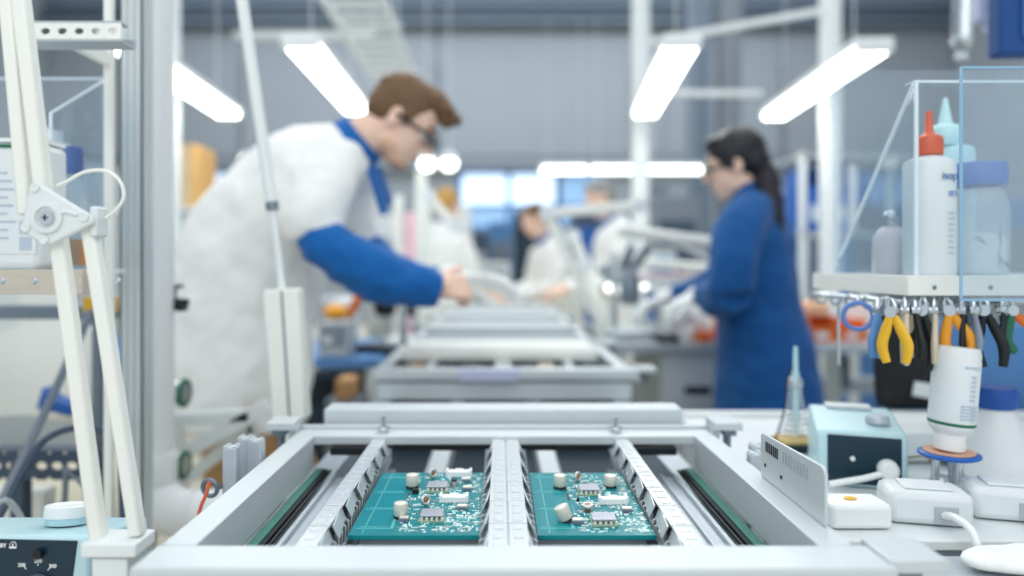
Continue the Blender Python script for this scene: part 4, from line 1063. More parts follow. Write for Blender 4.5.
# ------------------------------------------------------------------ people
def basis(fwd, up):
    f = V(fwd).normalized(); u = V(up); u = (u - f * u.dot(f)).normalized(); s = u.cross(f)
    return Matrix((f, s, u)).transposed()
def add_head(mb, c, rt, k=1.0):
    q = lambda x, y, z: c + rt @ V((x * k, y * k, z * k))
    mb.ell(q(-.012, 0, .030), (.097 * k, .074 * k, .088 * k), rt, 20)
    mb.ell(q(.028, 0, -.030), (.062 * k, .058 * k, .085 * k), rt, 20)
    mb.ell(q(.050, 0, -.092), (.030 * k, .034 * k, .024 * k), rt, 14)
    mb.ell(q(.0, 0, -.065), (.060 * k, .056 * k, .045 * k), rt, 16)
    mb.ell(q(.070, 0, .022), (.020 * k, .050 * k, .014 * k), rt, 12)       # brow
    mb.cap(q(.084, 0, .010), q(.108, 0, -.026), .007 * k, .012 * k, 10)    # nose
    mb.ell(q(.080, 0, -.057), (.014 * k, .024 * k, .006 * k), rt, 10)
    mb.ell(q(.078, 0, -.068), (.013 * k, .021 * k, .006 * k), rt, 10)
    for s in (-1, 1):
        mb.ell(q(.056, s * .030, -.020), (.022 * k, .020 * k, .022 * k), rt, 10)
        mb.ell(q(-.006, s * .076, -.008), (.018 * k, .009 * k, .030 * k), rt, 12)
def face_bits(t, c, rt, k, lipm, hair):
    q = lambda x, y, z: c + rt @ V((x * k, y * k, z * k))
    for s in (-1, 1):
        e = MB().ell(q(.079, s * .031, .0), (.010 * k, .013 * k, .010 * k), rt, 14).build('eye', white, t, smooth=True)
        MB().ell(q(.0875, s * .031, -.001), (.003 * k, .005 * k, .005 * k), rt, 10).build('iris', dpanel, e, smooth=True)
        MB().tube([q(.087, s * .012, .024), q(.090, s * .03, .029), q(.078, s * .05, .022)], .0035 * k, 8, smoothed=True).build('eyebrow', hair, t, smooth=True)
    MB().tube([q(.086, -.02, -.062), q(.096, 0, -.0625), q(.086, .02, -.062)], .003 * k, 8, smoothed=True).build('lips', lipm, t, smooth=True)
def glasses(t, c, rt, k):
    q = lambda x, y, z: c + rt @ V((x * k, y * k, z * k))
    ax = rt @ V((1, 0, 0)); m = MB()
    for s in (-1, 1):
        cc = q(.104, s * .033, -.002)
        m.tube([cc + rt @ V((-.012 * abs(math.sin(a)) * 0, k * .029 * math.cos(a), k * .020 * math.sin(a))) for a in [2 * math.pi * i / 20 for i in range(21)]], .0022 * k, 8, ref=ax)
        m.beam(q(.102, s * .062, .004), q(-.005, s * .086, .002), .003 * k, .009 * k, ref=rt @ V((0, 0, 1)))
    m.beam(q(.105, -.006, .002), q(.105, .006, .002), .003 * k, .004 * k)
    g = m.build('glasses', black, t, smooth=True)
    for s in (-1, 1): MB().ell(q(.1045, s * .033, -.002), (.001, .027 * k, .018 * k), rt, 18).build('lens', lensm, g, smooth=True)
def add_hand(mb, w, d, n, thumb_side=1, curl=30, k=1.0, fr=.0085):
    """w wrist point, d pointing direction, n palm normal (the side the fingers curl to)"""
    d = V(d).normalized(); n = V(n); n = (n - d * n.dot(d)).normalized(); s = d.cross(n) * thumb_side
    mb.cap(w - d * .03, w + d * .02, .024 * k, .026 * k, 14)
    for o in (-.028, -.010, .010, .028): mb.cap(w + d * .015 * k + s * o * .6 * k, w + d * .085 * k + s * o * k, .014 * k, .0115 * k, 12)
    L = (.060, .073, .078, .068)
    for i, o in enumerate((-.030, -.0105, .0105, .030)):
        p = w + d * (.086 - abs(o) * .15) * k + s * o * k; a = 0; dd = d.copy()
        for j, fr_ in enumerate((.45, .32, .25)):
            a += curl * (.8, 1.1, .8)[j] * (1 + .08 * i)
            dd = d * math.cos(R(a)) + n * math.sin(R(a)) + s * (o * 1.5)
            dd.normalize(); e = p + dd * L[i] * fr_ * 1.12 * k
            mb.cap(p, e, (fr - .0006 * j) * k, (fr - .0006 * (j + 1)) * k, 10); p = e
    p = w + d * .025 * k + s * .026 * k
    for j, (l, a) in enumerate(((.036, 45), (.030, 28), (.024, 15))):
        dd = (d * math.cos(R(a)) + s * math.sin(R(a)) + n * .35).normalized(); e = p + dd * l * k
        mb.cap(p, e, (.0125 - .0012 * j) * k, (.0115 - .0012 * j) * k, 10); p = e
def folds(o_name): return (.12, .016)

# ---- man
def make_man():
    t = thing('person', 'man in a white coat with blue sleeves and glasses leaning over the line', 'person', (-.66, 1.95, 0))
    Q = P
    hc = Q(403, 122, 1.93); rt = basis((math.cos(R(36)), -.05, -math.sin(R(36))), (math.sin(R(36)), 0, math.cos(R(36))))
    sk = MB()
    add_head(sk, hc, rt, 1.0)
    sk.tube([Q(338, 158, 1.93), Q(362, 140, 1.93), Q(388, 124, 1.93)], [(.075, .065), (.060, .062), (.055, .055)], 18, ref=V((0, 1, 0)), smoothed=True)
    sk.tube([Q(240, 385, 1.93), Q(250, 300, 1.93), Q(285, 215, 1.93), Q(338, 158, 1.93)], [(.14, .11), (.12, .10), (.15, .11), (.09, .07)], 18, ref=V((0, 1, 0)), smoothed=True)
    sk.cap(Q(325, 172, 1.78), Q(316, 238, 1.72), .045, .04); sk.cap(Q(316, 238, 1.72), Q(434, 289, 1.78), .038, .026)
    sk.cap(Q(335, 172, 2.1), Q(356, 240, 2.1), .045, .035)
    add_hand(sk, Q(434, 288, 1.78), (1, .35, .02), (-.1, .95, -.45), thumb_side=1, curl=58, k=.95)
    for y, fx in ((1.84, -.70), (2.04, -.60)):
        sk.cap(Q(240, 385, y), V((fx + .02, y, .48)), .075, .055); sk.cap(V((fx + .02, y, .48)), V((fx - .02, y, .08)), .05, .038)
    body = sk.build('body', skin, t, remesh=.0055, sm=2)
    face_bits(body, hc, rt, 1.0, mat('lips', '#c4776a', .5), hairb)
    glasses(t, hc, rt, 1.0)
    # stubble: darker jaw patch
    q = lambda x, y, z: hc + rt @ V((x, y, z))
    h = MB()
    h.ell(q(-.022, 0, .045), (.098, .081, .083), rt, 20); h.ell(q(-.050, 0, .010), (.066, .078, .068), rt, 18)
    h.ell(q(.035, 0, .095), (.062, .062, .034), rt, 18); h.ell(q(.075, 0, .088), (.038, .050, .026), rt, 16); h.ell(q(.098, 0, .072), (.020, .036, .022), rt, 14)
    for s in (-1, 1): h.ell(q(.022, s * .070, .018), (.014, .010, .034), rt, 10)
    random.seed(3)
    for i in range(26):
        a = random.uniform(-1, 1); x = random.uniform(-.05, .11)
        p = q(x, a * .045, .112 + random.uniform(-.012, .004) - abs(x - .03) * .22)
        h.cap(p, p + rt @ V((.026, a * .006, .005)), .010, .004, 8)
    h.build('hair', hairb, t, remesh=.006, sm=2, displace=(.02, .012))
    b = MB(); b.ell(q(.040, 0, -.093), (.043, .045, .026), rt, 16); b.ell(q(.015, 0, -.072), (.050, .0605, .036), rt, 16)
    plabel(b.build('beard', mat('stubble', '#ddb396', .7, 0, .12, 150), t, remesh=.006, sm=2), 'short light-brown stubble')
    c = MB()
    pts = [(238, 418), (241, 385), (243, 345), (244, 310), (256, 262), (280, 215), (310, 178), (338, 158), (356, 146)]
    rr = [(.235, .185), (.225, .188), (.21, .195), (.205, .197), (.205, .200), (.21, .185), (.20, .145), (.15, .105), (.078, .066)]
    c.tube([Q(a, b_, 1.94) for a, b_ in pts], rr, 28, ref=V((0, 1, 0)), smoothed=True)
    c.tube([Q(335, 160, 1.84), Q(322, 185, 1.77), Q(312, 215, 1.73), Q(316, 240, 1.72)], [.088, .086, .080, .068], 18, ref=V((0, 1, 0)), smoothed=True)
    c.tube([Q(345, 165, 2.06), Q(352, 205, 2.12), Q(362, 248, 2.12)], [.09, .08, .065], 18, ref=V((0, 1, 0)), smoothed=True)
    coat = c.build('coat', whitecoat, t, remesh=.010, sm=5, displace=(.11, .030))
    s = MB().tube([Q(303, 226, 1.705), Q(322, 241, 1.70), Q(350, 259, 1.71), Q(380, 276, 1.73), Q(408, 283, 1.75), Q(438, 290, 1.78)], [.026, .056, .066, .070, .058, .046], 20, ref=V((0, 1, 0)), smoothed=True)
    plabel(s.build('sleeve', bluecoat, t, remesh=.007, sm=3, displace=(.05, .020)), 'blue forearm sleeve')
    s = MB().tube([Q(360, 245, 2.12), Q(388, 270, 2.10), Q(420, 281, 2.04), Q(446, 281, 2.0)], [.07, .062, .050, .042], 18, ref=V((0, 1, 0)), smoothed=True)
    plabel(s.build('sleeve', bluecoat, t, remesh=.007, sm=3, displace=(.05, .015)), 'blue sleeve of the far arm')
    g = MB(); add_hand(g, Q(456, 279, 1.98), (1, -.03, -.08), (0, -.35, -.9), thumb_side=1, curl=14, k=1.12, fr=.0135)
    g.tube([Q(442, 280, 2.0), Q(460, 279, 1.98)], [.043, .040], 16, ref=V((0, 1, 0)))
    plabel(g.build('glove', glove, t, remesh=.0045, sm=2), 'white glove')
    m = MB()
    ctr = Q(357, 143, 1.93); axn = (Q(385, 120, 1.93) - Q(357, 143, 1.93)).normalized()
    m.tube([ctr - axn * .022, ctr, ctr + axn * .024], [(.086, .082), (.082, .078), (.076, .074)], 28, ref=V((0, 1, 0)))
    m.build('collar', bluecoat, t, smooth=True)
    for yy, a, b_ in ((1.85, (371, 166), (385, 214)), (1.99, (377, 166), (390, 205))):
        MB().beam(Q(*a, yy), Q(*b_, yy + .02), .056, .018, ref=V((1, 0, 0))).build('lapel', bluecoat, t, bevel=.005)
    tr = MB()
    for y, fx in ((1.84, -.70), (2.04, -.60)):
        tr.tube([Q(240, 395, y), V((fx + .02, y, .48)), V((fx - .02, y, .06))], [.11, .085, .07], 18, ref=V((0, 1, 0)), smoothed=True)
    plabel(tr.build('trousers', brownc, t, remesh=.012, sm=3), 'tan trousers')
    for y, fx in ((1.84, -.72), (2.04, -.62)):
        MB().ell((fx + .06, y, .045), (.14, .05, .045)).box(fx - .07, fx + .19, y - .048, y + .048, 0.001, .02).build('shoe', shoe, t, remesh=.008)
    return t
make_man()

# ---- woman
def make_woman():
    t = thing('person', 'woman in a royal blue coat with a dark ponytail and white gloves', 'person', (.88, 2.35, 0))
    Q = P
    f = V((-.9, .43, 0)); lat = V((.43, .9, 0))
    hc = Q(734, 165, 2.35); rt = basis((-.90, .26, -.24), (-.24, 0, .97))
    sk = MB(); add_head(sk, hc, rt, .94)
    sk.tube([Q(757, 215, 2.37), Q(748, 192, 2.36), Q(740, 175, 2.35)], [(.08, .06), (.050, .052), (.048, .05)], 16, ref=lat, smoothed=True)
    sk.tube([V((.90, 2.36, .86)), V((.88, 2.36, 1.1)), V((.86, 2.36, 1.3)), Q(757, 215, 2.37)], [(.14, .10), (.11, .09), (.14, .10), (.08, .06)], 16, ref=lat, smoothed=True)
    W1, W2 = Q(703, 292, 2.30), Q(672, 296, 2.62)
    for sx, sy in ((-.04, -.09), (.04, .09)):
        sk.cap(V((.90 + sx, 2.36 + sy, .86)), V((.90 + sx, 2.36 + sy, .48)), .07, .05); sk.cap(V((.90 + sx, 2.36 + sy, .48)), V((.92 + sx, 2.36 + sy, .08)), .046, .034)
    body = sk.build('body', skin2, t, remesh=.0055, sm=2)
    face_bits(body, hc, rt, .94, mat('lips_rose', '#c06a68', .5), hairk)
    glasses(t, hc, rt, .94)
    q = lambda x, y, z: hc + rt @ V((x, y, z))
    h = MB()
    h.ell(q(-.020, 0, .038), (.096, .078, .086), rt, 20); h.ell(q(-.055, 0, .0), (.058, .072, .062), rt, 18); h.ell(q(.030, 0, .085), (.050, .055, .028), rt, 16)
    for s in (-1, 1): h.ell(q(.012, s * .068, .025), (.022, .012, .045), rt, 10)
    h.tube([q(-.085, 0, .03), Q(758, 158, 2.34), Q(766, 180, 2.31), Q(771, 210, 2.28), Q(775, 235, 2.26), Q(778, 247, 2.26)], [.030, .036, .043, .042, .028, .010], 16, ref=lat, smoothed=True)
    h.build('hair', hairk, t, remesh=.006, sm=3, displace=(.03, .012))
    MB().ring(q(-.092, 0, .028), .026, .008, axis=rt @ V((-1, 0, .2))).build('hair_tie', black, t, smooth=True)
    c = MB()
    pts = [V((.925, 2.37, .50)), V((.91, 2.37, .70)), V((.895, 2.37, .90)), V((.875, 2.37, 1.05)), V((.865, 2.37, 1.18)), V((.862, 2.37, 1.29)), V((.855, 2.37, 1.375)), Q(749, 196, 2.37)]
    rr = [(.24, .22), (.215, .185), (.195, .160), (.17, .138), (.172, .135), (.178, .130), (.145, .095), (.062, .058)]
    c.tube(pts, rr, 28, ref=lat, smoothed=True)
    c.tube([Q(752, 210, 2.27), Q(741, 225, 2.20), Q(732, 260, 2.15), Q(730, 292, 2.15)], [.075, .078, .074, .072], 16, smoothed=True, ref=V((0, 1, 0)))
    c.tube([Q(732, 290, 2.145), Q(718, 297, 2.22), W1], [.072, .062, .048], 16, smoothed=True)
    c.tube([Q(765, 214, 2.46), Q(742, 250, 2.54), Q(715, 282, 2.56)], [.07, .065, .058], 16, ref=V((0, 1, 0)), smoothed=True)
    c.tube([Q(716, 281, 2.56), Q(692, 292, 2.60), W2], [.058, .052, .045], 16, smoothed=True)
    c.build('coat', bluecoat2, t, remesh=.009, sm=4, displace=(.10, .026))
    m = MB(); ctr = Q(746, 190, 2.36); axn = V((-.25, 0, .97)).normalized()
    m.tube([ctr - axn * .03, ctr + axn * .02], [(.072, .066), (.064, .060)], 24, ref=lat); m.build('collar', bluecoat2, t, smooth=True)
    g = MB(); add_hand(g, W1 + V((-.01, 0, 0)), (-.75, .35, -.45), (-.3, .3, -.9), thumb_side=1, curl=25, k=1.05, fr=.0105)
    plabel(g.build('glove', glove, t, remesh=.005, sm=2), 'white glove')
    g = MB(); add_hand(g, W2 + V((-.01, 0, 0)), (-.9, .1, -.35), (0, 0, -1), thumb_side=-1, curl=25, k=1.02, fr=.0105)
    plabel(g.build('glove', glove, t, remesh=.005, sm=2), 'white glove on the far hand')
    tr = MB()
    for sx, sy in ((-.04, -.09), (.04, .09)): tr.tube([V((.90 + sx, 2.36 + sy, .80)), V((.90 + sx, 2.36 + sy, .48)), V((.92 + sx, 2.36 + sy, .06))], [.095, .07, .06], 16, ref=V((0, 1, 0)))
    tr.build('trousers', trous, t, remesh=.012)
    for sx, sy in ((-.04, -.09), (.04, .09)):
        MB().ell((.88 + sx, 2.38 + sy, .045), (.12, .05, .045)).box(.76 + sx, .97 + sx, 2.335 + sy, 2.425 + sy, .001, .02).build('shoe', white, t, remesh=.008)
    return t
make_woman()

def far_person(x, y, hz, ang, coat_m, hair_m, label, collar_m=None, bend=0.0, longhair=False):
    """standing worker, head centre height hz, facing angle ang (radians about z), arms to a bench in front"""
    t = thing('person', label, 'person', (x, y, 0), 'workers farther down the line')
    f = V((math.cos(ang), math.sin(ang), 0)); l = V((-f.y, f.x, 0)); o = V((x, y, 0)); k = hz / 1.58
    at = lambda a, b, z: o + f * a + l * b + V((0, 0, z * k))
    hc = at(.08 + bend, 0, 1.58); rt = basis(f + V((0, 0, -.45)), (f.x * .4, f.y * .4, 1))
    sk = MB(); add_head(sk, hc, rt, 1.0)
    sk.tube([at(bend * .7, 0, 1.36), at(.02 + bend * .9, 0, 1.46), at(.05 + bend, 0, 1.53)], [.07, .052, .05], 14, ref=l)
    sk.tube([at(0, 0, .88), at(bend * .3, 0, 1.1), at(bend * .7, 0, 1.38)], [(.14, .10), (.12, .10), (.12, .08)], 14, ref=l)
    for s in (-1, 1):
        sk.cap(at(bend * .7, s * .18, 1.34), at(.05 + bend * .7, s * .22, 1.08), .042, .036); sk.cap(at(.05 + bend * .7, s * .22, 1.08), at(.32 + bend * .7, s * .10, 1.02), .034, .025)
        add_hand(sk, at(.33 + bend * .7, s * .10, 1.02), f + V((0, 0, -.2)), (0, 0, -1), thumb_side=s, curl=30)
        sk.cap(at(0, s * .09, .86), at(.01, s * .10, .46), .07, .05); sk.cap(at(.01, s * .10, .46), at(-.02, s * .10, .07), .046, .035)
    sk.build('body', skin, t, remesh=.008, sm=1)
    q = lambda a, b, c: hc + rt @ V((a, b, c))
    h = MB(); h.ell(q(-.020, 0, .040), (.096, .079, .084), rt, 16); h.ell(q(-.05, 0, .005), (.062, .074, .064), rt, 14); h.ell(q(.03, 0, .085), (.05, .056, .03), rt, 12)
    if longhair: h.ell(q(-.07, 0, -.02), (.06, .08, .08), rt, 14)
    h.build('hair', hair_m, t, remesh=.009, sm=2, displace=(.03, .015))
    c = MB().tube([at(-.01, 0, .55), at(0, 0, .88), at(bend * .3, 0, 1.12), at(bend * .6, 0, 1.30), at(bend * .8, 0, 1.40), at(.02 + bend * .9, 0, 1.45)], [(.23, .19), (.20, .16), (.19, .15), (.21, .14), (.16, .10), (.065, .06)], 20, ref=l, smoothed=True)
    for s in (-1, 1):
        c.tube([at(bend * .7, s * .17, 1.36), at(.03 + bend * .7, s * .215, 1.20), at(.05 + bend * .7, s * .22, 1.08)], [.07, .066, .058], 14, ref=l)
        c.tube([at(.05 + bend * .7, s * .22, 1.08), at(.31 + bend * .7, s * .105, 1.02)], [.058, .045], 14)
    c.build('coat', coat_m, t, remesh=.014, sm=3, displace=(.1, .02))
    MB().tube([at(bend * .8, 0, 1.40), at(.03 + bend * .9, 0, 1.465)], [(.085, .08), (.07, .066)], 18, ref=l).build('collar', collar_m or coat_m, t, smooth=True)
    tr = MB()
    for s in (-1, 1): tr.tube([at(0, s * .09, .75), at(-.02, s * .10, .06)], [.085, .06], 14, ref=l)
    tr.build('trousers', trous, t, remesh=.016)
    for s in (-1, 1):
        a = at(.03, s * .10, 0); MB().ell((a.x, a.y, .045), (.12, .07, .045)).build('shoe', shoe, t, smooth=True)
    return t
p = P(620, 0, 4.45); far_person(p.x, 4.45, 1.63, R(185), whitecoat, hairg, 'grey-haired worker in a white coat with blue collar beyond the tall white post', bluecoat, .05)
p = P(560, 0, 5.1); far_person(p.x, 5.1, 1.53, R(200), whitecoat, hairb, 'brown-haired worker in a white coat bending near the dark cabinet', bluecoat, .12)
p = P(436, 0, 4.6); far_person(p.x, 4.6, 1.60, R(60), whitecoat, hairy, 'fair-haired worker turned away, seen between the lamps and the window', bluecoat, .05, True)
p = P(592, 0, 4.2)

# ------------------------------------------------------------------ benches and clutter
def bench(x0, x1, y0, y1, z, label, topm=greyb, drawers=()):
    t = thing('work_bench', label, 'bench', ((x0 + x1) / 2, (y0 + y1) / 2, 0))
    MB().box(x0, x1, y0, y1, z - .035, z).build('worktop', topm, t, bevel=.004)
    for x in (x0 + .04, x1 - .04):
        for y in (y0 + .05, y1 - .04): MB().box(x - .025, x + .025, y - .025, y + .025, 0, z - .035).build('leg', wpaint, t, bevel=.003)
    for (a, b) in drawers:
        d = MB().box(a, b, y0 + .03, y1 - .05, .12, z - .04).build('cabinet', cabg, t, bevel=.004)
        for k, zz in enumerate((z - .23, z - .36, z - .49)):
            f = MB().box(a + .01, b - .01, y0 + .018, y0 + .03, zz, zz + .125).build('drawer', cabg, d, bevel=.003)
            plabel(MB().box((a + b) / 2 - .05, (a + b) / 2 + .05, y0 + .012, y0 + .018, zz + .035, zz + .065).build('drawer_grip', navy, f, bevel=.002), 'dark recessed grip')
    return t
bench(.42, 2.6, 2.66, 3.35, .905, 'grey work bench with drawers behind the woman in blue', drawers=((.62, .89), (.90, 1.22), (1.9, 2.3)))
bench(-2.6, -.42, 2.5, 3.2, .87, 'work bench with clutter beneath the sleeve of the leaning man', topm=bluel)
bench(.75, 2.8, 4.85, 5.5, .92, 'far work bench on the side of the grey-haired worker')
bench(-3.0, -.55, 5.2, 5.9, .95, 'far work bench on the side of the fair-haired worker')
bench(-.3, .3, 5.4, 5.9, 1.0, 'far bench standing across the end of the line', topm=wpaint)

def eq(name, label, cat, px0, px1, py0, py1, Y, mt, dep=.2, face=None, zbot=None, group=None, fm=None, bev=.006):
    """box-like piece of equipment seen at these pixels at distance Y, with a front panel part"""
    a, b = P(px0, py0, Y), P(px1, py1, Y); z0 = b.z if zbot is None else zbot
    t = thing(name, label, cat, ((a.x + b.x) / 2, Y + dep / 2, z0), group)
    MB().box(a.x, b.x, Y, Y + dep, z0, a.z).build('case', mt, t, bevel=bev)
    if fm:
        w, h = b.x - a.x, a.z - z0
        fp = MB().box(a.x + w * .1, b.x - w * .1, Y - .004, Y, z0 + h * .3, a.z - h * .12).build('front_panel', fm, t, bevel=.001)
        MB().box(a.x + w * .2, a.x + w * .45, Y - .007, Y - .004, z0 + h * .4, z0 + h * .6).build('label_strip', labelm, fp)
    return t
def open_bin(label, px0, px1, py0, py1, Y, mt, group, dep=.18, zb=None):
    a, b = P(px0, py0, Y), P(px1, py1, Y); z0 = b.z if zb is None else zb; z1 = z0 + (a.z - b.z)
    t = thing('storage_bin', label, 'bin', ((a.x + b.x) / 2, Y, z0), group); w = .006
    m = MB().box(a.x, b.x, Y, Y + dep, z0, z0 + w).box(a.x, a.x + w, Y, Y + dep, z0 + w, z1).box(b.x - w, b.x, Y, Y + dep, z0 + w, z1).box(a.x + w, b.x - w, Y + dep - w, Y + dep, z0 + w, z1).box(a.x + w, b.x - w, Y, Y + w, z0 + w, z0 + (z1 - z0) * .6)
    m.build('tub', mt, t)
    MB().box(a.x + (b.x - a.x) * .3, b.x - (b.x - a.x) * .3, Y - .003, Y, z0 + (z1 - z0) * .15, z0 + (z1 - z0) * .4).build('label_holder', labelm, t)
    MB().box(a.x - .004, b.x + .004, Y - .006, Y, z0 + (z1 - z0) * .6, z0 + (z1 - z0) * .68).build('front_lip', mt, t)
    return t
ZR = .906; ZL = .871
def microscope(x, y, z, label, mt=white, k=1.0, ang=0, dk=black):
    t = thing('microscope', label, 'microscope', (x, y, z), 'microscopes on the benches')
    o = V((x, y, z))
    MB().box(x - .09 * k, x + .09 * k, y - .10 * k, y + .10 * k, z, z + .025 * k).build('base', mt, t, bevel=.006)
    MB().cyl(o + V((0, .07 * k, .025 * k)), o + V((0, .07 * k, .30 * k)), .014 * k).build('pillar', steel, t, smooth=True)
    MB().box(x - .035 * k, x + .035 * k, y - .05 * k, y + .10 * k, z + .20 * k, z + .27 * k).build('arm', mt, t, bevel=.01)
    MB().lathe([(.028 * k, .12 * k), (.038 * k, .14 * k), (.038 * k, .20 * k), (.03 * k, .22 * k)], o + V((0, -.04 * k, 0)), 24).build('objective', dk, t, smooth=True)
    for s in (-1, 1):
        MB().cyl(o + V((s * .025 * k, -.04 * k, .26 * k)), o + V((s * .032 * k, -.11 * k, .32 * k)), .016 * k).build('eyepiece', dk, t, smooth=True)
        MB().cyl(o + V((s * .035 * k, .07 * k, .235 * k)), o + V((s * .06 * k, .07 * k, .235 * k)), .014 * k).build('focus_knob', dk, t, smooth=True)
    t.rotation_euler.z = ang
    return t
c = P(624, 0, 2.90); microscope(c.x, 2.90, ZR, 'grey microscope on the grey bench near the line', greyb, 1.15, R(20), aludk)
c = P(652, 0, 2.80); 
t = eq('test_device', 'low black device on the grey bench beside the microscope', 'device', 660, 680, 336, 352, 2.67, black, .14, zbot=ZR, fm=dpanel)
t = eq('test_device', 'tall white device with a blue face on the grey bench', 'device', 645, 657, 288, 345, 3.02, offw, .10, zbot=ZR, fm=bluep)
t = eq('test_device', 'tall white device behind the gloved hand of the woman', 'device', 660, 676, 292, 345, 3.02, white, .12, zbot=ZR, fm=offw)
def pile(name, label, cat, c, n, r, mt, seed, h=.03):
    random.seed(seed); m = MB()
    for i in range(n):
        a = random.uniform(0, 6.3); d = random.uniform(0, r)
        m.ell((c[0] + d * math.cos(a), c[1] + d * math.sin(a) * .6, c[2] + .008 + h * random.uniform(.55, 1.0)), (random.uniform(.3, .6) * r, random.uniform(.3, .5) * r, h * random.uniform(.3, .6)), seg=10)
    m.box(c[0] - r * .7, c[0] + r * .7, c[1] - r * .4, c[1] + r * .4, c[2] + .008, c[2] + h * .4)
    return tag(m.build(name, mt, remesh=.007, displace=(.04, .012)), label, cat)
c = P(681, 0, 2.78); pile('crumpled_cloth', 'heap of crumpled white cloth on the grey bench below the glove', 'cloth', (c.x, 2.80, ZR), 8, .075, glove, 5, .10)
c = P(702, 0, 3.05); pile('crumpled_cloth', 'second heap of white cloth behind the first on the grey bench', 'cloth', (c.x, 3.08, ZR), 8, .07, white, 8, .09)
open_bin('small orange tray in front of the woman on the bench', 700, 724, 342, 351, 2.68, oran, 'orange bins', .12, zb=ZR)
t = pile('skin_toned_sponge', 'orange-tan sponge beside the orange tray of the woman', 'sponge', (P(718, 0, 2.95).x, 2.95, ZR), 4, .04, mat('tan_foam', '#e3a27a', .8), 11, .12)
# magnifier lamp with flat head
def magnifier(label, head_a, head_b, Y, base, group='magnifier lamps'):
    a, b = P(*head_a, Y), P(*head_b, Y)
    t = thing('magnifier_lamp', label, 'lamp', base, group)
    MB().lathe([(.09, 0), (.09, .012), (.03, .02), (.012, .024)], base, 28).build('base', white, t, smooth=True)
    bz = V(base)
    k = bz + V((0, .0, .26))
    MB().cyl(bz + V((0, 0, .02)), k, .011).build('lower_arm', white, t, smooth=True)
    e = (a + b) / 2 + V((0, .06, .0))
    MB().cyl(k, e, .010).build('upper_arm', white, t, smooth=True)
    hd = MB().beam(a, b, .16, .035).build('lamp_head', warmw, t, bevel=.012)
    MB().beam(a + V((.02, 0, -.021)), b + V((-.02, 0, -.021)), .12, .006).build('light_strip', offw, hd, bevel=.002)
    return t
magnifier('flat white magnifier lamp reaching toward the woman, the upper of two', (618, 230), (714, 243), 2.85, (P(742, 0, 3.0).x, 3.0, ZR))
magnifier('flat white lamp just below the upper one, beside the blue coat', (640, 262), (708, 268), 3.18, (P(690, 0, 3.25).x, 3.20, ZR))
tag(MB().box(P(634, 0, 3.3).x, P(700, 0, 3.3).x, 3.31, 3.335, ZR, P(0, 274, 3.3).z - .012).build('document_board', offw, bevel=.002), 'white board standing at the rear of the grey bench', 'board')
tag(MB().box(P(634, 0, 3.3).x, P(700, 0, 3.3).x, 3.30, 3.34, P(0, 274, 3.3).z - .0115, P(0, 274, 3.3).z).build('pink_strip', pinks, bevel=.002), 'pale pink strip on top of the white board', 'strip')
def spot(px, py, Y, r, label):
    c = P(px, py, Y); t = thing('desk_lamp', label, 'lamp', (c.x, Y + .05, ZR), 'small desk lamps')
    MB().cyl((c.x, Y + .05, ZR), (c.x, Y + .05, ZR + .012), .045).cyl((c.x, Y + .05, ZR + .01), (c.x, Y + .04, c.z), .007).build('stand', wpaint, t, smooth=True)
    MB().ell(c, (r, .03, r * .7)).build('bulb', lampf, t, smooth=True)
    MB().lathe([(r * 1.2, .0), (r * .9, r), (.01, r * 1.3)], c + V((0, .01, .012)), 24).build('shade', wpaint, t, smooth=True)
spot(617, 287, 3.24, .05, 'white desk lamp near the microscope on the grey bench'); spot(641, 288, 3.16, .03, 'smaller desk lamp behind the tall white device')
# diagonal lamp arms over the line
def lamparm(pts, Y, w, label, foot):
    t = thing('spring_arm', label, 'lamp arm', V((P(*pts[-1], Y).x, Y, foot)), 'white spring arms')
    for a, b in zip(pts, pts[1:]):
        MB().beam(P(*a, Y), P(*b, Y), w, w * .8, ref=V((0, 1, 0))).build('arm_rod', warmw, t, bevel=.006)
    for a in pts[:-1]: MB().cyl(P(*a, Y) + V((0, -w * .6, 0)), P(*a, Y) + V((0, w * .6, 0)), w * .75).build('joint', offw, t, smooth=True)
    c = P(*pts[-1], Y); MB().box(c.x - .03, c.x + .03, Y - .03, Y + .03, foot, c.z).build('foot', warmw, t, bevel=.004)
def arm2(pts, Y, w, label, xf):
    t = thing('spring_arm', label, 'lamp arm', V((xf, Y, 0)), 'white spring arms')
    for i, (a, b) in enumerate(zip(pts, pts[1:])):
        MB().beam(P(*a, Y), P(*b, Y), w, w * .8, ref=V((0, 1, 0))).build('arm_rod', warmw, t, bevel=.006)
    for a in pts[:-1]: MB().cyl(P(*a, Y) + V((0, -w * .6, 0)), P(*a, Y) + V((0, w * .6, 0)), w * .75).build('joint', offw, t, smooth=True)
    c = P(*pts[-1], Y); MB().cyl((xf, Y, 0), (xf, Y, c.z), .02).build('post', warmw, t, smooth=True)
arm2([(640, 206), (547, 213), (601, 326)], 2.58, .038, 'white jointed lamp arm leaning diagonally beside the line', P(601, 0, 2.58).x)
arm2([(573, 236), (584, 262), (606, 330)], 3.4, .045, 'shorter white arm behind the diagonal lamp arm', P(606, 0, 3.4).x)
arm2([(455, 226), (428, 196), (416, 300)], 3.3, .045, 'white jointed arm under the far lamp spots', P(416, 0, 3.3).x)
for px, Y, w, y0, lb in ((421, 3.5, .055, 170, 'short white post under the far lamp spots'), (398, 3.7, .04, 195, 'slim white post right of the blue lapel of the man'.replace('right of', 'beside'))):
    x = P(px, 0, Y).x; tag(MB().box(x - w / 2, x + w / 2, Y, Y + .05, 0, P(0, y0, Y).z).build('lamp_post', warmw, bevel=.005), lb, 'post')
x = P(404, 0, 3.4).x; tag(MB().box(x - .025, x + .025, 3.62, 3.66, 0, P(0, 212, 3.6).z).build('pink_post', pinks, bevel=.003), 'pale salmon upright strip between the man and the far worker', 'strip')

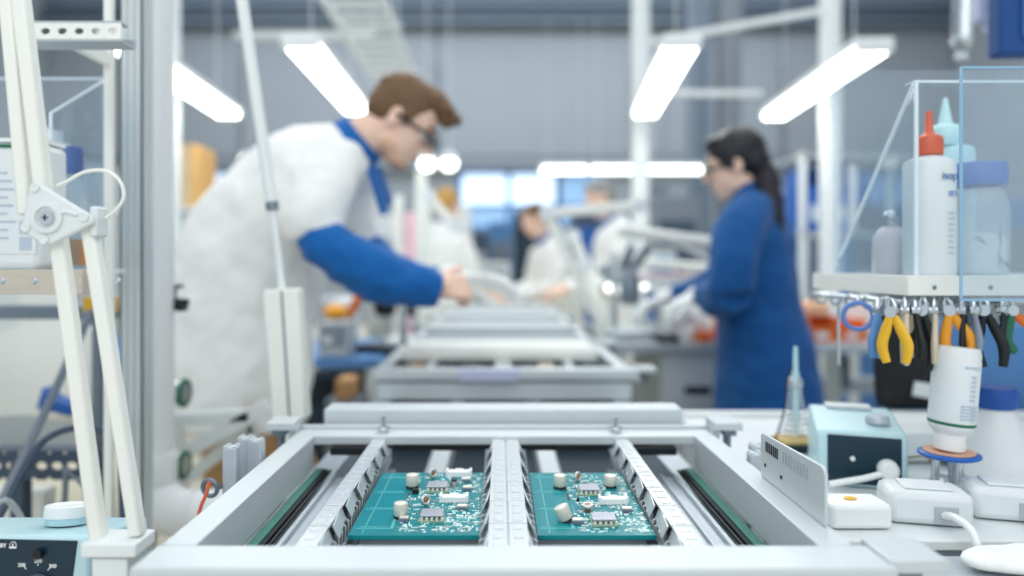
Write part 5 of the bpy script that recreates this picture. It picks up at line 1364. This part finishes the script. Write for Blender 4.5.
# left bench clutter
def tl_(px): return P(px, 0, 2.6).x
microscope(P(391, 0, 2.72).x, 2.74, ZL, 'dark microscope under the blue sleeve of the man', navy, 1.15, R(-25))
microscope(P(409, 0, 3.0).x, 3.04, ZL, 'white microscope behind the dark one', white, .95, R(-10))
t = eq('test_device', 'white device with a panel beside the dark microscope', 'device', 334, 352, 300, 345, 2.95, offw, .15, zbot=ZL, fm=greyb)
t = eq('test_device', 'grey box at the front edge of the cluttered bench', 'device', 318, 348, 322, 352, 2.53, greyb, .14, zbot=ZL, fm=aludk)
c = P(350, 0, 2.62); tag(MB().ell((P(336, 0, 2.62).x, 2.62, P(0, 322, 2.53).z + .031), (.05, .04, .03)).build('yellow_sponge', amber, remesh=.006), 'small yellow-orange sponge on top of the grey box', 'sponge')
c = P(352, 310, 2.75)
t = thing('hand_tool', 'tool with an orange grip leaning on the white device', 'tool', (c.x, c.z and 2.72, ZL + .002))
MB().cap(V((c.x - .02, 2.70, ZL + .02)), V((c.x, 2.72, ZL + .14)), .008, .010).build('shaft', black, t, smooth=True)
MB().cap(V((c.x, 2.72, ZL + .14)), V((c.x + .03, 2.73, ZL + .21)), .016, .020).build('grip', oran, t, smooth=True)
t = eq('dark_drawer_unit', 'dark drawer unit under the cluttered bench', 'drawer unit', 300, 362, 378, 520, 2.56, navy, .4, zbot=0, fm=dpanel)
t = eq('brown_box', 'small brown box beside the bracket of the second frame', 'box', 335, 352, 380, 400, 2.3, brownc, .12, zbot=None, fm=None)
x = P(343, 0, 2.3).x; tag(MB().box(x - .06, x + .06, 2.3, 2.44, 0, P(0, 400, 2.3).z - .001).build('floor_stand', aludk, bevel=.004), 'low dark stand carrying the small brown box', 'stand')
# rack on the far left with cardboard box
xr0, xr1, Yr = P(168, 0, 3.6).x, P(206, 0, 3.6).x, 3.6
t = thing('rack', 'white rack holding the cardboard box behind the tall post', 'rack', ((xr0 + xr1) / 2, Yr + .2, 0))
for x in (xr0 - .35, xr1 - .02):
    for y in (Yr, Yr + .4): MB().box(x - .015, x + .015, y - .015, y + .015, 0, 1.5).build('upright', wpaint, t)
for z in (.5, .95, 1.48): MB().box(xr0 - .35, xr1, Yr - .015, Yr + .415, z, z + .02).build('shelf_board', wpaint, t)
t = eq('cardboard_box', 'upright tan cardboard box on the top of the white rack', 'box', 176, 197, 144, 211, 3.66, card, .25, zbot=1.501)
MB().box(P(184, 0, 3.66).x, P(189, 0, 3.66).x, 3.657, 3.659, 1.51, P(0, 146, 3.66).z).build('tape', beige, t)
eq('clear_box', 'translucent white box on the middle shelf of the white rack', 'box', 172, 192, 225, 262, 3.66, frost, .25, zbot=.971, fm=white)
# equipment row across the hall
rows = [
 ('equipment_cabinet', 'dark cabinet by the far bright window', 'cabinet', 514, 541, 212, 300, 6.2, screen, .5, 0, dpanel),
 ('equipment_cabinet', 'grey-blue cabinet under the far bright window', 'cabinet', 462, 488, 232, 300, 6.6, darkg, .5, 0, greyb),
 ('equipment_cabinet', 'blue-grey machine between the window and the diagonal arm', 'cabinet', 489, 512, 222, 300, 7.4, bluel, .6, 0, aludk),
 ('equipment_cabinet', 'light grey machine behind the brown-haired worker', 'cabinet', 542, 572, 226, 310, 7.8, greyb, .6, 0, darkg),
 ('equipment_cabinet', 'dark blue machine behind the grey-haired worker', 'cabinet', 575, 600, 205, 310, 7.0, darkg, .6, 0, bluep),
 ('equipment_cabinet', 'wide grey cabinet behind the lamp by the face of the woman', 'cabinet', 655, 700, 196, 310, 6.4, wallp, .6, 0, darkg),
 ('equipment_cabinet', 'tall slate machine next to the hall columns', 'cabinet', 640, 668, 184, 310, 8.2, aludk, .6, 0, screen),
 ('equipment_cabinet', 'light machine beyond the ponytail of the woman', 'cabinet', 772, 808, 190, 310, 6.0, greyb, .6, 0, bluel),
 ('equipment_cabinet', 'slate cabinet behind the acrylic side sheet', 'cabinet', 846, 900, 176, 320, 5.6, bluel, .6, 0, wallp),
 ('equipment_cabinet', 'long pale cabinet beyond the blue-lidded jar', 'cabinet', 936, 1060, 200, 330, 5.2, bluel, .6, 0, wallp),
 ('equipment_cabinet', 'blue-grey machine far behind the back of the man', 'cabinet', 196, 240, 203, 310, 6.2, darkg, .6, 0, bluel),
 ('equipment_cabinet', 'white machine hidden partly by the man and the rack', 'cabinet', 120, 168, 190, 320, 6.1, offw, .6, 0, greyb),
 ('equipment_cabinet', 'pale machine behind the canisters', 'cabinet', -30, 80, 160, 330, 4.6, greyb, .6, 0, white),
 ('equipment_cabinet', 'grey machine close to the fair-haired worker', 'cabinet', 366, 396, 215, 310, 6.2, wpaint, .5, 0, greyb),
 ('equipment_cabinet', 'white cabinet across from the fair-haired worker', 'cabinet', 455, 470, 205, 300, 6.0, white, .4, 0, offw)]
for (n_, lb, ct, a, b, c, d, Y, mm, dp, zb_, fm_) in rows:
    eq(n_, lb, ct, a, b, c, d, Y, mm, dp, zbot=zb_, fm=fm_, group='machines across the hall')
eq('test_device', 'white device on the far bench by the fair-haired worker', 'device', 404, 420, 248, 285, 5.3, white, .2, zbot=.951, fm=greyb)
eq('test_device', 'white device on the bench at the far end of the line', 'device', 480, 510, 262, 285, 5.5, offw, .2, zbot=1.001, fm=greyb)
eq('test_device', 'pale device on the far bench beyond the magnifier lamp', 'device', 650, 676, 250, 285, 4.95, offw, .25, zbot=.921, fm=bluel)
eq('test_device', 'white device on the far bench beside the tall post', 'device', 612, 632, 240, 285, 5.0, white, .25, zbot=.921, fm=greyb)
# racks behind the woman
Yb = 3.7
x0, x1 = P(800, 0, Yb).x, P(872, 0, Yb).x
t = thing('rack', 'steel rack with blue and orange bins behind the woman', 'rack', ((x0 + x1) / 2, Yb + .2, 0))
for x in (x0 + .012, x1 + .32):
    for y in (Yb, Yb + .4): MB().box(x - .014, x + .014, y - .014, y + .014, 0, 1.80).build('upright', wpaint, t)
for z in (.55, P(0, 348, Yb).z, 1.38, 1.79): MB().box(x0, x1 + .34, Yb - .014, Yb + .414, z - .02, z).build('shelf_board', greyb, t)
zs1 = P(0, 348, Yb).z + .001
open_bin('tall blue bin on the upper shelf of the steel rack by the white post', 807, 821, 164, 231, Yb, bluep, 'blue bins', .3, zb=1.381)
open_bin('tall blue bin on the upper shelf of the steel rack beyond the white post', 838, 847, 164, 231, Yb, bluep, 'blue bins', .3, zb=1.381)
eq('white_binder', 'narrow white binder beside the blue bins', 'binder', 849, 857, 165, 231, Yb, white, .25, zbot=1.381)
open_bin('wide orange bin on the lower shelf next to the blue coat', 808, 836, 319, 343, 2.72, oran, 'orange bins', .25, zb=ZR)
open_bin('orange bin on the lower shelf beside the hanging rod', 838, 866, 322, 343, 2.74, oran, 'orange bins', .25, zb=ZR)
# flesh-toned box on top of the bins, dark lower boxes
Yf = 2.74; b0 = P(808, 0, Yf).x
tag(MB().box(b0 + .01, P(832, 0, Yf).x, Yf + .01, Yf + .2, ZR + .095, ZR + .15).build('foam_block', mat('peach_foam', '#f0b892', .8), bevel=.01), 'peach foam block lying on the wide orange bin', 'foam')
open_bin('dark grey bin at the bottom of the steel rack', 815, 850, 368, 400, Yb, darkg, 'grey bins', .3, zb=.551)
eq('white_carton', 'white carton on the grey bench behind the acrylic sheet', 'box', 869, 890, 300, 346, 2.78, white, .2, zbot=ZR)
# ------------------------------------------------------------------ light + camera
w = bpy.data.worlds.new('World'); bpy.context.scene.world = w; w.use_nodes = True
bg = w.node_tree.nodes['Background']; bg.inputs[0].default_value = (.85, .92, .985, 1); bg.inputs[1].default_value = .80
def area(x, y, z, sx, sy, pw, col=(1, 1, .98), rot=(0, 0, 0)):
    l = bpy.data.lights.new('hall_and_fill_light', 'AREA'); l.shape = 'RECTANGLE'; l.size = sx; l.size_y = sy; l.energy = pw; l.color = col
    o = bpy.data.objects.new('hall_and_fill_light', l); C.objects.link(o); o.location = (x, y, z); o.rotation_euler = rot
area(-1.2, 1.6, 3.6, .9, 3.0, 11); area(1.2, 1.6, 3.6, .9, 3.0, 11)
area(0, -1.2, 2.9, 3.0, 1.2, 22, rot=(R(58), 0, 0))  # front fill added behind the camera to brighten surfaces facing it
area(0, 6.5, 6.5, 7, 3, 200); area(0, 11, 6.9, 12, 2, 420, (.9, .95, 1))
cd = bpy.data.cameras.new('camera'); cam = bpy.data.objects.new('camera', cd); C.objects.link(cam)
cam.location = (0, 0, H); cam.rotation_euler = (R(90), 0, 0)
cd.sensor_width = 36; cd.lens = 36 * F / 1024; cd.shift_x = 12 / 1024; cd.shift_y = -23 / 1024; cd.clip_start = .02
cd.dof.use_dof = True; cd.dof.focus_distance = .80; cd.dof.aperture_fstop = 1.4
sc = bpy.context.scene; sc.camera = cam
sc.view_settings.view_transform = 'Standard'; sc.view_settings.look = 'None'; sc.view_settings.gamma = 1; sc.view_settings.use_curve_mapping = False
sc.view_settings.exposure = 0.17
sc.cycles.use_denoising = True
sc.cycles.max_bounces = 8; sc.cycles.transparent_max_bounces = 12
